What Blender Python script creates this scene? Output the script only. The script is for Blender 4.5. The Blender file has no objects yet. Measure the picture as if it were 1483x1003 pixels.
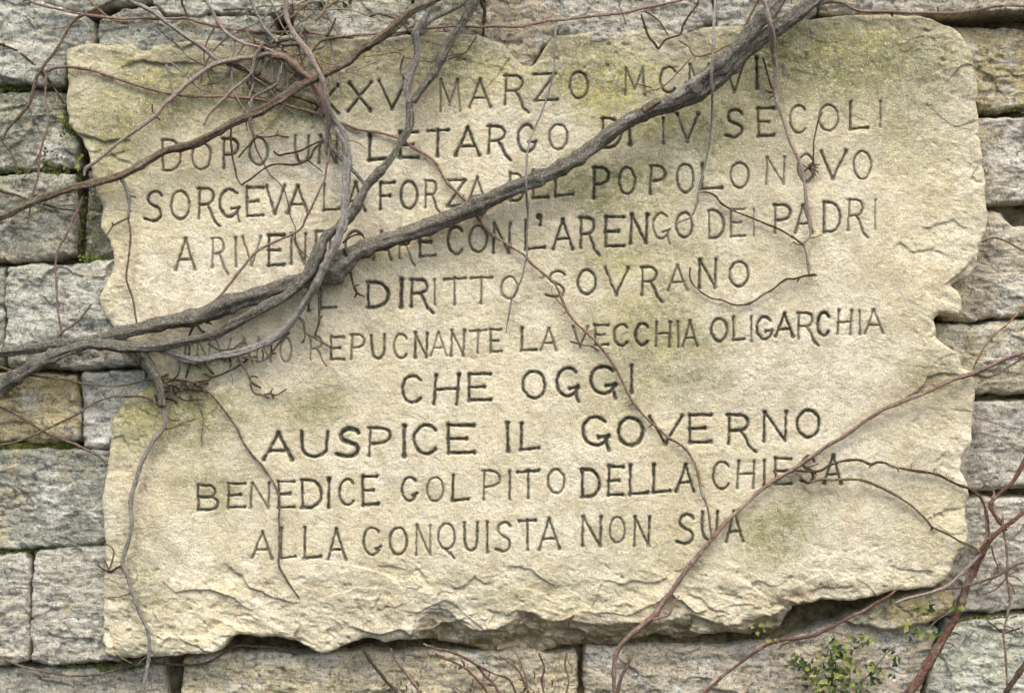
import bpy, math, random
import numpy as np
from math import radians
random.seed(7)
S = bpy.context.scene
COL = S.collection

# ------------------------------------------------------------------ camera, sky, sun, exposure
CX, CY, D = 741.5, 501.5, 2.6            # the tablet's face is the 1 mm = 1 px plane, seen from D metres
H0 = 1.70                                # height of the picture's centre above the ground
FACE = 45.0                              # the tablet's face stands 45 mm in front of the wall plane y = 0
cam = bpy.data.cameras.new('camera'); co = bpy.data.objects.new('camera', cam); COL.objects.link(co)
co.location = (0, -(D + FACE / 1000), H0); co.rotation_euler = (radians(90), 0, 0)
cam.sensor_width = 36; cam.lens = 36 * D / 1.483; cam.clip_start = .05; cam.clip_end = 200
S.camera = co
SUN_EL, SUN_AZ = radians(56), radians(-38)       # high, to the left of and behind the camera
w = bpy.data.worlds.new('World'); S.world = w; w.use_nodes = True
wn = w.node_tree; bg = wn.nodes['Background']
sky = wn.nodes.new('ShaderNodeTexSky'); sky.sky_type = 'NISHITA'; sky.sun_disc = False
sky.sun_elevation = SUN_EL; sky.sun_rotation = radians(180) - SUN_AZ * -1
sky.air_density = 1.0; sky.dust_density = 3.0; sky.ozone_density = 0.6
wn.links.new(sky.outputs[0], bg.inputs[0]); bg.inputs[1].default_value = .15
sl = bpy.data.lights.new('sun', 'SUN'); sl.energy = 1.35; sl.angle = radians(22); sl.color = (1, .95, .87)
so = bpy.data.objects.new('sun', sl); COL.objects.link(so)
so.rotation_euler = (radians(90) - SUN_EL, 0, SUN_AZ)
S.view_settings.view_transform = 'Standard'; S.view_settings.look = 'None'
S.view_settings.gamma = 1; S.view_settings.exposure = 1.12
S.render.resolution_x = 1024; S.render.resolution_y = 692

# ------------------------------------------------------------------ tagging
def empty(name, loc, label, cat, group=None, kind=None):
    o = bpy.data.objects.new(name, None); COL.objects.link(o); o.location = loc
    o.empty_display_size = .05
    if label: o['label'] = label
    if cat: o['category'] = cat
    if group: o['group'] = group
    if kind: o['kind'] = kind
    return o
def link(name, me, mat, parent=None):
    o = bpy.data.objects.new(name, me); COL.objects.link(o)
    if mat: me.materials.append(mat)
    if parent:
        o.parent = parent
        o.matrix_parent_inverse = __import__('mathutils').Matrix.Translation(parent.location).inverted()
    return o
def P(px, py, d):
    """pixel of the photograph seen at a depth of d mm in front of the wall plane"""
    k = (D - (d - FACE) / 1000) / D
    return ((px - CX) / 1000 * k, -d / 1000, H0 + (CY - py) / 1000 * k)

# ------------------------------------------------------------------ materials
def lin(r, g, b):
    f = lambda c: ((c / 255 + .055) / 1.055) ** 2.4 if c > 10 else c / 255 / 12.92
    return (f(r), f(g), f(b), 1)
class NT:
    def __init__(s, name):
        s.m = bpy.data.materials.new(name); s.m.use_nodes = True; s.t = s.m.node_tree
        s.b = s.t.nodes['Principled BSDF']; s.b.inputs['Specular IOR Level'].default_value = .2
        s.co = s.n('ShaderNodeTexCoord').outputs['Object']
    def n(s, k): return s.t.nodes.new(k)
    def l(s, a, b): s.t.links.new(a, b)
    def noise(s, scale, det=4, rough=.6, dist=0, vec=None, sc=None):
        v = vec or s.co
        if sc:
            mp = s.n('ShaderNodeMapping'); mp.inputs['Scale'].default_value = sc; s.l(v, mp.inputs[0]); v = mp.outputs[0]
        t = s.n('ShaderNodeTexNoise'); t.inputs['Scale'].default_value = scale; t.inputs['Detail'].default_value = det
        t.inputs['Roughness'].default_value = rough; t.inputs['Distortion'].default_value = dist
        s.l(v, t.inputs['Vector']); return t.outputs['Fac']
    def ramp(s, f, a, b, lo=0., hi=1.):
        r = s.n('ShaderNodeMapRange'); r.inputs['From Min'].default_value = a; r.inputs['From Max'].default_value = b
        r.inputs['To Min'].default_value = lo; r.inputs['To Max'].default_value = hi; s.l(f, r.inputs['Value']); return r.outputs[0]
    def mix(s, f, a, b, mode='MIX'):
        m = s.n('ShaderNodeMix'); m.data_type = 'RGBA'; m.blend_type = mode
        if isinstance(f, float): m.inputs['Factor'].default_value = f
        else: s.l(f, m.inputs['Factor'])
        for v, i in ((a, 6), (b, 7)):
            if isinstance(v, tuple): m.inputs[i].default_value = v
            else: s.l(v, m.inputs[i])
        return m.outputs[2]
    def math(s, op, a, b):
        m = s.n('ShaderNodeMath'); m.operation = op
        for v, i in ((a, 0), (b, 1)):
            if isinstance(v, (int, float)): m.inputs[i].default_value = v
            else: s.l(v, m.inputs[i])
        return m.outputs[0]
    def attr(s, name):
        a = s.n('ShaderNodeAttribute'); a.attribute_name = name; return a.outputs['Fac']
    def bump(s, hs, last=None):
        for h, dist in hs:
            bp = s.n('ShaderNodeBump'); bp.inputs['Distance'].default_value = dist; bp.inputs['Strength'].default_value = 1
            s.l(h, bp.inputs['Height'])
            if last is not None: s.l(last, bp.inputs['Normal'])
            last = bp.outputs[0]
        s.l(last, s.b.inputs['Normal'])
    def done(s, c, rough=.95):
        s.l(c, s.b.inputs['Base Color']); s.b.inputs['Roughness'].default_value = rough; return s.m

def mat_tablet():
    t = NT('cream_limestone')
    c = t.mix(t.ramp(t.noise(6, 5, .6), .38, .62), lin(226, 212, 174), lin(238, 228, 200))
    c = t.mix(t.ramp(t.noise(28, 5, .7, .5), .44, .62, 0, .9), c, lin(204, 190, 156))
    c = t.mix(t.ramp(t.noise(90, 4, .7, .6, None, (1, 1, 1.6)), .50, .66, 0, .8), c, lin(188, 175, 142))
    c = t.mix(t.ramp(t.noise(70, 4, .7, .3), .58, .8, 0, .6), c, lin(243, 238, 222))
    c = t.mix(t.math('MULTIPLY', t.attr('green'), t.ramp(t.noise(60, 5, .75, .4), .22, .55)), c, lin(146, 142, 92))
    c = t.mix(t.math('MULTIPLY', t.attr('green'), t.ramp(t.noise(90, 4, .75), .46, .62, 0, .9)), c, lin(108, 110, 76))
    c = t.mix(t.math('MULTIPLY', t.attr('yellow'), t.ramp(t.noise(150, 3, .7), .45, .6)), c, lin(206, 192, 92))
    c = t.mix(t.math('MULTIPLY', t.attr('grey'), t.ramp(t.noise(80, 5, .75), .3, .6)), c, lin(128, 124, 108))
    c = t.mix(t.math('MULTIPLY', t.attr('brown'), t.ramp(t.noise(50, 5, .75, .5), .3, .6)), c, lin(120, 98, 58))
    # fine speckle of the grain
    c = t.mix(t.ramp(t.noise(470, 3, .85), .50, .66, 0, .7), c, lin(140, 127, 96))
    c = t.mix(t.ramp(t.noise(380, 2, .8), .58, .70, 0, .65), c, lin(250, 245, 232))
    # remains of dark paint in the cut letters, with groove shade painted in
    ink_shade = t.math('MULTIPLY', t.attr('ink_shade'), t.ramp(t.noise(150, 4, .75), .30, .52, .5, 1))
    c = t.mix(ink_shade, c, lin(58, 58, 46))
    t.bump([(t.noise(45, 6, .7, .3), .006), (t.noise(300, 5, .8), .0016)])
    return t.done(c)
def mat_stone():
    t = NT('weathered_wall_stone')
    oi = t.n('ShaderNodeObjectInfo'); base = oi.outputs['Color']
    off = t.n('ShaderNodeVectorMath'); off.operation = 'MULTIPLY_ADD'
    cmb = t.n('ShaderNodeCombineXYZ'); t.l(oi.outputs['Random'], cmb.inputs[0]); t.l(oi.outputs['Random'], cmb.inputs[1])
    t.l(cmb.outputs[0], off.inputs[0]); off.inputs[1].default_value = (9, 9, 9); t.l(t.co, off.inputs[2])
    v = off.outputs[0]
    st = t.noise(26, 6, .7, 1.2, v, (1, 1, 3.2))
    c = t.mix(t.ramp(st, .36, .66), t.mix(.45, base, lin(104, 104, 92), 'MIX'), base)
    c = t.mix(t.ramp(t.noise(17, 5, .7, .6, v), .50, .64, 0, .85), c, lin(236, 230, 214))
    c = t.mix(t.ramp(t.noise(11, 5, .75, .8, v), .55, .68, 0, .75), c, lin(206, 184, 128))
    c = t.mix(t.math('MULTIPLY', t.attr('moss'), t.ramp(t.noise(90, 5, .75, .5, v), .36, .6)), c, lin(92, 95, 48))
    c = t.mix(t.ramp(t.noise(120, 4, .75, .3, v), .52, .66, 0, .85), c, lin(84, 86, 76))
    c = t.mix(t.ramp(t.noise(36, 6, .8, .6, v), .52, .66, 0, .6), c, lin(112, 114, 100))
    c = t.mix(t.ramp(t.noise(180, 4, .75, .3, v), .58, .70, 0, .8), c, lin(244, 242, 234))
    c = t.mix(t.ramp(t.noise(400, 3, .8, 0, v), .52, .66, 0, .7), c, lin(84, 80, 68))
    c = t.mix(t.ramp(t.noise(340, 3, .8, 0, v), .56, .68, 0, .7), c, lin(246, 242, 232))
    t.bump([(st, .005), (t.noise(70, 6, .75, .4, v), .004), (t.noise(300, 4, .8, 0, v), .0018)])
    return t.done(c)
def mat_mortar():
    t = NT('dark_crumbling_mortar')
    c = t.mix(t.ramp(t.noise(60, 5, .7), .35, .65), lin(58, 52, 38), lin(128, 116, 88))
    t.bump([(t.noise(80, 5, .7), .008)])
    return t.done(c)
def mat_bark(name, a, b, hi, k=1., g=.92):
    t = NT(name)
    a, b, hi = (tuple(v * g for v in q[:3]) + (1,) for q in (a, b, hi))
    at = t.n('ShaderNodeAttribute'); at.attribute_name = 'bark'; v = at.outputs['Vector']
    f = t.noise(150, 5, .75, .6, v, (4, 4, 1))
    c = t.mix(t.ramp(f, .40, .58), a, b)
    c = t.mix(t.ramp(t.noise(240, 4, .75, .2, v, (2, 2, 1)), .52, .66, 0, .9), c, hi)
    c = t.mix(t.ramp(t.noise(34, 5, .75, .5), .54, .66, 0, .6), c, lin(176, 172, 150))
    c = t.mix(t.ramp(t.noise(420, 3, .8), .50, .66, 0, .7), c, tuple(x * .35 for x in a[:3]) + (1,))
    t.bump([(f, .0050 * k), (t.noise(300, 4, .8), .0016 * k)])
    return t.done(c, .85)
M = {
    'tab': mat_tablet(), 'stone': mat_stone(), 'mortar': mat_mortar(),
    'grey': mat_bark('grey_bark', lin(96, 91, 78), lin(142, 135, 118), lin(202, 196, 180)),
    'brown': mat_bark('brown_bark', lin(100, 84, 66), lin(144, 124, 102), lin(190, 174, 150)),
    'pink': mat_bark('pinkish_bark', lin(146, 126, 112), lin(180, 160, 146), lin(220, 206, 194), .6, .9),
    'pale': mat_bark('pale_grey_bark', lin(128, 122, 110), lin(164, 156, 146), lin(206, 200, 192), .6, .9),
    'red': mat_bark('reddish_bark', lin(118, 94, 80), lin(156, 128, 110), lin(200, 178, 160), .5),
    'dark': mat_bark('dark_twig_bark', lin(70, 56, 42), lin(98, 80, 62), lin(134, 116, 96), .6),
    'tan': mat_bark('tan_bark', lin(128, 98, 62), lin(164, 132, 92), lin(196, 172, 134), .5),
    'scarlet': mat_bark('red_rootlet', lin(96, 66, 54), lin(132, 96, 80), lin(176, 142, 122), .7),
}
def mat_leaf(name, a, b):
    t = NT(name); c = t.mix(t.ramp(t.noise(60, 3), .4, .6), a, b)
    t.bump([(t.noise(200, 3), .001)]); t.b.inputs['Subsurface Weight'].default_value = 0.0
    return t.done(c, .6)
M['leaf'] = mat_leaf('green_leaf', lin(66, 84, 44), lin(92, 110, 58))
M['leaf_y'] = mat_leaf('yellow_green_leaf', lin(140, 148, 72), lin(172, 174, 98))
M['leaf_d'] = mat_leaf('dark_green_leaf', lin(50, 66, 40), lin(70, 88, 50))
M['moss'] = mat_leaf('moss_green', lin(74, 84, 36), lin(112, 118, 56))
M['leaf_r'] = mat_leaf('dry_red_leaf', lin(76, 46, 38), lin(104, 68, 54))

# ------------------------------------------------------------------ noise and distance fields on grids
def vnoise(X, Y, cell, seed):
    """smooth value noise, X and Y in mm"""
    rs = np.random.RandomState(seed)
    g = rs.rand(64, 64).astype(np.float32) * 2 - 1
    x = X / cell + 1000; y = Y / cell + 1000
    xi = np.floor(x).astype(np.int32); yi = np.floor(y).astype(np.int32)
    fx = (x - xi).astype(np.float32); fy = (y - yi).astype(np.float32)
    fx = fx * fx * (3 - 2 * fx); fy = fy * fy * (3 - 2 * fy)
    a = g[xi & 63, yi & 63]; b = g[(xi + 1) & 63, yi & 63]; c = g[xi & 63, (yi + 1) & 63]; d = g[(xi + 1) & 63, (yi + 1) & 63]
    return (a * (1 - fx) + b * fx) * (1 - fy) + (c * (1 - fx) + d * fx) * fy
def fbm(X, Y, cell, seed, octv=4, gain=.5, sx=1., sy=1.):
    r = 0; a = 1; t = 0
    for i in range(octv):
        an = .6 * i; ca, sa = math.cos(an), math.sin(an)
        r = r + a * vnoise((X * sx * ca + Y * sy * sa), (-X * sx * sa + Y * sy * ca), cell / 2 ** i, seed + i * 7); t += a; a *= gain
    return r / t
def ridged(X, Y, cell, seed, octv=3, sx=1., sy=1.):
    r = 0; a = 1; t = 0
    for i in range(octv):
        r = r + a * (1 - 2 * np.abs(vnoise(X * sx + i * 31, Y * sy - i * 17, cell / 1.9 ** i, seed + i))); t += a; a *= .55
    return r / t
def segdist(X, Y, a, b):
    ax, ay = a; bx, by = b; dx, dy = bx - ax, by - ay; L = dx * dx + dy * dy + 1e-9
    t = np.clip(((X - ax) * dx + (Y - ay) * dy) / L, 0, 1)
    return np.hypot(X - ax - t * dx, Y - ay - t * dy), t
def poly_sdf(X, Y, poly):
    """positive inside"""
    d = np.full(X.shape, 1e9, np.float32); ins = np.zeros(X.shape, bool)
    n = len(poly)
    for i in range(n):
        a, b = poly[i], poly[(i + 1) % n]
        dd, _ = segdist(X, Y, a, b); d = np.minimum(d, dd)
        if a[1] != b[1]:
            c = ((a[1] > Y) != (b[1] > Y)) & (X < (b[0] - a[0]) * (Y - a[1]) / (b[1] - a[1]) + a[0]); ins ^= c
    return np.where(ins, d, -d)
def upsdf(X, Y, poly, st=4.):
    """the same, sampled coarsely and interpolated"""
    x0, y0 = X.min() - st, Y.min() - st; nx = int((X.max() - x0) / st) + 3; ny = int((Y.max() - y0) / st) + 3
    gx, gy = np.meshgrid(x0 + np.arange(nx) * st, y0 + np.arange(ny) * st)
    g = poly_sdf(gx, gy, poly)
    u = (X - x0) / st; v = (Y - y0) / st
    i = np.clip(np.floor(u).astype(int), 0, nx - 2); j = np.clip(np.floor(v).astype(int), 0, ny - 2)
    fu = u - i; fv = v - j
    return (g[j, i] * (1 - fu) + g[j, i + 1] * fu) * (1 - fv) + (g[j + 1, i] * (1 - fu) + g[j + 1, i + 1] * fu) * fv
def facets(X, Y, cell, seed, tilt=.3, off=2., wx=1., wy=1.):
    """broken faces: every cell of a jittered grid is a flat plane of its own tilt and level"""
    x = X * wx / cell + .35 * vnoise(X, Y, cell * .7, seed + 3); y = Y * wy / cell + .35 * vnoise(X, Y, cell * .7, seed + 5)
    rs = np.random.RandomState(seed); J = rs.rand(64, 64, 5).astype(np.float32)
    xi = np.floor(x).astype(int); yi = np.floor(y).astype(int)
    best = np.full(X.shape, 9e9, np.float32); out = np.zeros(X.shape, np.float32)
    for a in (-1, 0, 1):
        for b in (-1, 0, 1):
            j = J[(xi + a) & 63, (yi + b) & 63]
            dx = x - (xi + a + j[..., 0]); dy = y - (yi + b + j[..., 1]); dd = dx * dx + dy * dy
            h = (j[..., 2] - .5) * 2 * off + (dx * (j[..., 3] - .5) + dy * (j[..., 4] - .5)) * 2 * tilt * cell
            m = dd < best; best = np.where(m, dd, best); out = np.where(m, h, out)
    return out
def sstep(a, b, x):
    t = np.clip((x - a) / (b - a), 0, 1); return t * t * (3 - 2 * t)

def grid_mesh(name, X, Y, Hd, keepq, attrs):
    """sheet from pixel grids X, Y (px on the reference plane) and Hd (mm in front of the wall); keepq selects its quads"""
    ny, nx = X.shape
    idx = np.arange(nx * ny).reshape(ny, nx)
    q = np.stack([idx[:-1, :-1], idx[1:, :-1], idx[1:, 1:], idx[:-1, 1:]], -1)[keepq]
    used = np.zeros(nx * ny, bool); used[q.ravel()] = True
    remap = np.cumsum(used) - 1; q = remap[q]
    co_ = np.stack([(X - CX) / 1000, -Hd / 1000, H0 + (CY - Y) / 1000], -1).reshape(-1, 3)[used]
    me = bpy.data.meshes.new(name)
    me.vertices.add(len(co_)); me.vertices.foreach_set('co', co_.astype(np.float32).ravel())
    me.loops.add(q.size); me.loops.foreach_set('vertex_index', q.astype(np.int32).ravel())
    me.polygons.add(len(q)); me.polygons.foreach_set('loop_start', np.arange(0, q.size, 4, dtype=np.int32))
    me.polygons.foreach_set('loop_total', np.full(len(q), 4, np.int32))
    me.polygons.foreach_set('use_smooth', np.ones(len(q), bool))
    for k, a in attrs.items():
        at = me.attributes.new(k, 'FLOAT', 'POINT'); at.data.foreach_set('value', a.astype(np.float32).ravel()[used])
    me.update(calc_edges=True)
    return me

# ------------------------------------------------------------------ the inscription
W, Hh = 1., 1.
def arc(cx, cy, rx, ry, a0, a1, n=14):
    return [(cx + rx * math.cos(radians(a0 + (a1 - a0) * i / n)), cy + ry * math.sin(radians(a0 + (a1 - a0) * i / n))) for i in range(n + 1)]
# strokes in a unit box, y down; angles run clockwise on screen
GL = {
 'A': [[(0, 1), (.5, 0)], [(.5, 0), (1, 1)], [(.2, .68), (.8, .66)]],
 'B': [[(0, 0), (0, 1)], [(0, 0), (.5, 0)] + arc(.5, .24, .36, .24, -90, 90, 8) + [(0, .48)], [(0, .48), (.55, .48)] + arc(.55, .74, .42, .26, -90, 90, 8) + [(0, 1)]],
 'C': [arc(.52, .5, .5, .5, -42, -318, 20)],
 'D': [[(.05, 0), (.05, 1)], [(0, 0), (.35, 0)] + arc(.35, .5, .62, .5, -90, 90, 14) + [(0, 1)]],
 'E': [[(.05, 0), (.05, 1)], [(.05, 0), (1, 0)], [(.05, .5), (.72, .48)], [(.05, 1), (1, .97)]],
 'F': [[(.1, 0), (.1, 1)], [(.1, .02), (1, 0)], [(.1, .5), (.7, .48)]],
 'G': [arc(.5, .5, .5, .5, -42, -335, 22), [(.62, .72), (.98, .66)], [(.92, .68), (.9, .9), (1.0, 1.18)]],
 'g': [arc(.5, .5, .5, .5, -42, -335, 22), [(.6, .66), (.96, .62)]],
 'c': [arc(.52, .5, .5, .5, -42, -322, 20), [(.98, .70), (.74, .78)]],
 'H': [[(.1, 0), (.02, 1)], [(.98, 0), (.9, 1)], [(.05, .5), (.95, .47)]],
 'I': [[(.5, 0), (.5, 1)]],
 'L': [[(.08, 0), (.05, 1)], [(.05, 1), (1, .94)]],
 'M': [[(.08, 0), (.05, 1)], [(.08, 0), (.5, .8)], [(.5, .8), (.9, .0)], [(.9, 0), (1, 1)]],
 'N': [[(.08, 0), (.02, 1)], [(.08, 0), (.92, 1)], [(.98, 0), (.92, 1)]],
 'O': [arc(.5, .5, .5, .5, 0, 360, 26)],
 'P': [[(.1, 0), (.05, 1)], [(0, 0), (.5, .0)] + arc(.5, .27, .48, .27, -90, 90, 10) + [(.1, .56)]],
 'Q': [arc(.5, .47, .5, .47, 0, 360, 24), [(.45, .98), (.75, 1.12), (1.0, 1.3)]],
 'R': [[(.1, 0), (.05, 1)], [(0, 0), (.45, 0)] + arc(.45, .26, .36, .26, -90, 90, 10) + [(.1, .54)], [(.5, .53), (.70, .8), (.84, 1.08), (1.1, 1.27)]],
 'r': [[(.1, 0), (.05, 1)], [(0, 0), (.5, 0)] + arc(.5, .26, .42, .26, -90, 90, 10) + [(.1, .54)], [(.5, .53), (.95, 1.02)]],
 'S': [arc(.55, .25, .38, .25, -25, -215, 12) + [(.5, .5)] + arc(.45, .75, .42, .25, -65, 120, 12) + [(.0, .92)]],
 'T': [[(0, .04), (1, 0)], [(.5, 0), (.5, 1)]],
 'U': [[(.05, 0), (.08, .6)] + arc(.5, .62, .42, .38, 180, 0, 12)[::1] + [(.95, 0)]],
 'V': [[(0, 0), (.48, 1)], [(.48, 1), (1, 0)]],
 'X': [[(.02, 0), (1, 1)], [(1, -.02), (0, 1.02)]],
 'Z': [[(.0, .03), (.98, 0)], [(.98, 0), (.02, 1)], [(.02, 1), (1.02, .94)]],
 "'": [arc(.4, .25, .2, .2, 0, 360, 8), [(.6, .3), (.5, 1.)]],
}
GL['U'] = [[(.05, 0), (.08, .6)] + [(.5 - .42 * math.cos(radians(a)), .62 + .38 * math.sin(radians(a))) for a in range(0, 181, 15)] + [(.95, 0)]]
# char, x0, x1, y0, y1, weight
LINES = [
 "X 452 490 124 165 1|X 505 537 121 160 1.1|V 549 588 118 158 1.05|M 636 665 115 162 .7|A 680 710 116 155 .9|R 730 763 110 152 .9|Z 774 805 107 147 .95|O 825 851 105 143 .9|M 904 934 100 138 .8|C 956 981 97 134 1|M 997 1030 93 133 .9|V 1050 1078 90 134 .9|I 1093 1099 85 128 1.25",
 "D 233 262 203 247 .9|O 278 305 207 245 .85|P 322 345 201 243 1|O 361 387 200 239 .9|U 426 448 197 236 .8|N 462 489 197 236 .9|L 533 566 197 232 1.3|E 578 604 192 229 1.2|T 620 648 189 226 1.1|A 660 695 186 225 1.2|R 706 737 183 222 1.05|g 750 776 181 220 1|O 795 822 180 216 .9|D 872 901 172 214 1|I 909 916 174 210 1.4|I 958 964 172 208 .9|V 981 1011 166 205 .95|S 1050 1077 159 199 1.05|E 1097 1120 157 197 1|C 1144 1169 153 193 .85|O 1187 1214 152 190 .8|L 1230 1256 149 187 .95|I 1272 1278 147 183 .7",
 "S 209 236 277 320 1.1|O 247 274 277 318 .9|R 286 314 273 316 1|G 318 346 274 314 1|E 356 380 272 313 1|V 386 412 270 310 1|A 416 446 270 309 1.05|L 468 491 267 305 .9|A 502 528 265 305 1|F 549 571 265 303 1.1|O 580 604 263 302 1|R 615 636 262 300 .9|Z 647 674 261 299 1|A 677 705 258 298 .9|D 738 760 252 291 1|E 772 794 248 287 1.05|L 803 829 245 284 1|P 859 882 243 287 1.2|O 896 919 243 281 1|P 941 964 241 280 .95|O 980 1004 238 279 .9|L 1015 1045 238 274 1|O 1058 1084 236 272 .9|N 1109 1137 228 267 .75|O 1156 1180 224 263 .85|V 1190 1226 219 259 1|O 1237 1262 219 259 .9",
 "A 254 282 347 391 .9|R 306 328 345 387 .75|I 337 345 345 386 .8|V 351 378 343 385 .8|E 388 411 341 385 1.1|N 421 443 339 382 .9|D 457 480 335 380 .9|I 485 491 335 378 .9|C 500 528 335 375 1|A 539 566 336 376 .9|R 578 599 333 374 .8|E 607 629 332 371 1.1|C 648 671 329 368 1|O 680 705 327 365 .9|N 714 739 324 366 1|L 759 787 320 361 1.1|' 775 788 310 326 1.1|A 801 829 318 360 1.1|R 839 865 316 359 1|E 876 903 315 357 1.15|N 913 938 311 352 1.1|G 946 969 309 346 .8|O 980 1003 308 344 .9|D 1026 1049 305 345 .9|E 1058 1078 303 343 .8|I 1089 1094 303 342 .6|P 1121 1145 297 337 1|A 1152 1175 298 337 .9|D 1192 1218 293 336 1|R 1228 1255 290 333 .85|I 1265 1271 290 333 .65",
 "I 444 450 414 449 1|L 462 485 411 447 1|D 531 563 409 445 1.1|I 577 585 406 444 1.6|R 594 624 405 443 1.1|I 626 632 405 440 .8|T 643 674 403 440 .9|T 682 712 402 439 .9|O 726 750 401 433 .75|S 791 821 393 430 .9|O 837 863 391 426 1|V 876 910 388 427 1|R 928 956 387 427 .95|A 967 995 385 420 .9|N 1012 1037 377 416 1.05|O 1057 1084 379 415 1",
 "I 266 271 494 526 .6|N 284 304 492 525 .6|V 312 334 491 524 .6|A 342 363 490 524 .6|N 372 394 490 524 .6|O 406 422 490 524 .6|R 448 470 488 521 .65|E 479 497 488 521 .95|P 508 528 485 519 .85|U 537 558 485 519 .95|C 570 590 484 519 .8|N 600 619 483 517 1|A 624 646 481 515 .75|N 653 673 479 515 .9|T 681 704 478 510 .8|E 710 725 478 510 .9|L 754 776 476 508 1|A 784 806 476 507 .85|V 830 851 474 503 .8|E 861 880 471 500 .95|C 889 910 470 501 .9|C 920 940 469 500 1.1|H 949 971 467 501 .9|I 979 985 466 502 .85|A 989 1010 465 501 .9|O 1030 1053 462 494 1|L 1061 1077 460 493 .9|I 1085 1091 459 494 .9|g 1096 1118 459 491 1|A 1124 1149 455 487 1.1|R 1155 1182 453 490 .95|C 1184 1202 453 486 1.4|H 1213 1234 450 484 .9|I 1242 1248 450 484 .85|A 1253 1279 449 482 .85",
 "C 582 612 544 583 1.15|H 628 665 543 585 1.15|E 678 710 542 580 1.1|O 757 789 538 577 1.15|G 807 838 533 574 1.2|G 856 892 531 570 1.2|I 911 919 530 568 1.1",
 "A 383 423 627 665 1.35|U 434 476 625 661 1.35|S 488 523 621 661 1.5|P 533 566 620 660 1.05|I 581 590 618 660 1.5|C 599 635 616 657 1.3|E 647 686 616 656 1.4|I 731 739 614 653 1.35|L 753 780 614 651 1.25|G 844 881 604 645 1.35|O 896 931 605 645 1.3|V 941 987 603 643 1.1|E 997 1029 601 641 1.15|R 1053 1091 601 643 1.1|N 1105 1139 597 638 1.1|O 1155 1187 594 633 1.2",
 "B 287 316 703 738 1|E 330 355 700 735 1|N 363 391 699 735 .8|E 402 426 697 735 1|D 436 466 695 735 1.1|I 474 479 694 735 1.25|C 491 514 694 731 1.05|E 524 546 690 731 1.2|c 582 604 691 725 1|O 619 642 691 726 .8|L 655 678 688 725 1.1|P 699 724 682 723 .9|I 736 741 683 723 1|T 750 780 682 720 1.05|O 793 817 680 714 .9|D 842 869 680 719 1.15|E 881 902 676 717 1.15|L 911 938 674 716 1.15|L 945 969 673 713 1.2|A 980 1006 673 711 1.1|C 1032 1058 669 708 .95|H 1067 1093 668 706 .9|I 1104 1110 667 704 1|E 1122 1145 664 701 1.1|S 1160 1181 662 699 1.1|A 1195 1219 660 700 1.1",
 "A 366 394 770 808 .9|L 405 427 765 808 .95|L 440 464 765 808 1|A 474 500 766 810 1|c 526 551 764 803 1|O 564 589 764 803 .95|N 602 624 761 803 .8|Q 635 659 758 797 .9|U 671 692 757 797 1|I 703 709 756 799 1|S 718 741 756 798 .85|T 752 775 753 795 1|A 781 810 751 795 .95|N 842 871 749 790 1|O 883 905 749 786 .8|N 918 941 749 790 1|S 980 1007 745 787 1|U 1016 1040 741 783 1|A 1051 1076 741 784 .95",
]
STROKES = []     # (letter id, char, polyline, half width)
nid = 0
for ln in LINES:
    for e in ln.split('|'):
        ch, a, b, c, d, wt = e.split(); a, b, c, d, wt = map(float, (a, b, c, d, wt)); nid += 1
        rr = random.Random(nid)
        sl_ = rr.uniform(-.02, .02)
        for pl in GL[ch]:
            pts = []
            for (u, v) in pl:
                x = a + (b - a) * u; y = c + (d - c) * v
                pts.append((x + (c - y) * sl_ + rr.uniform(-.4, .4), y + rr.uniform(-.4, .4)))
            STROKES.append((nid, ch, pts, 2.5 * (.14 + .86 * wt) * rr.uniform(.92, 1.1), wt))
NLET = nid

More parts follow.
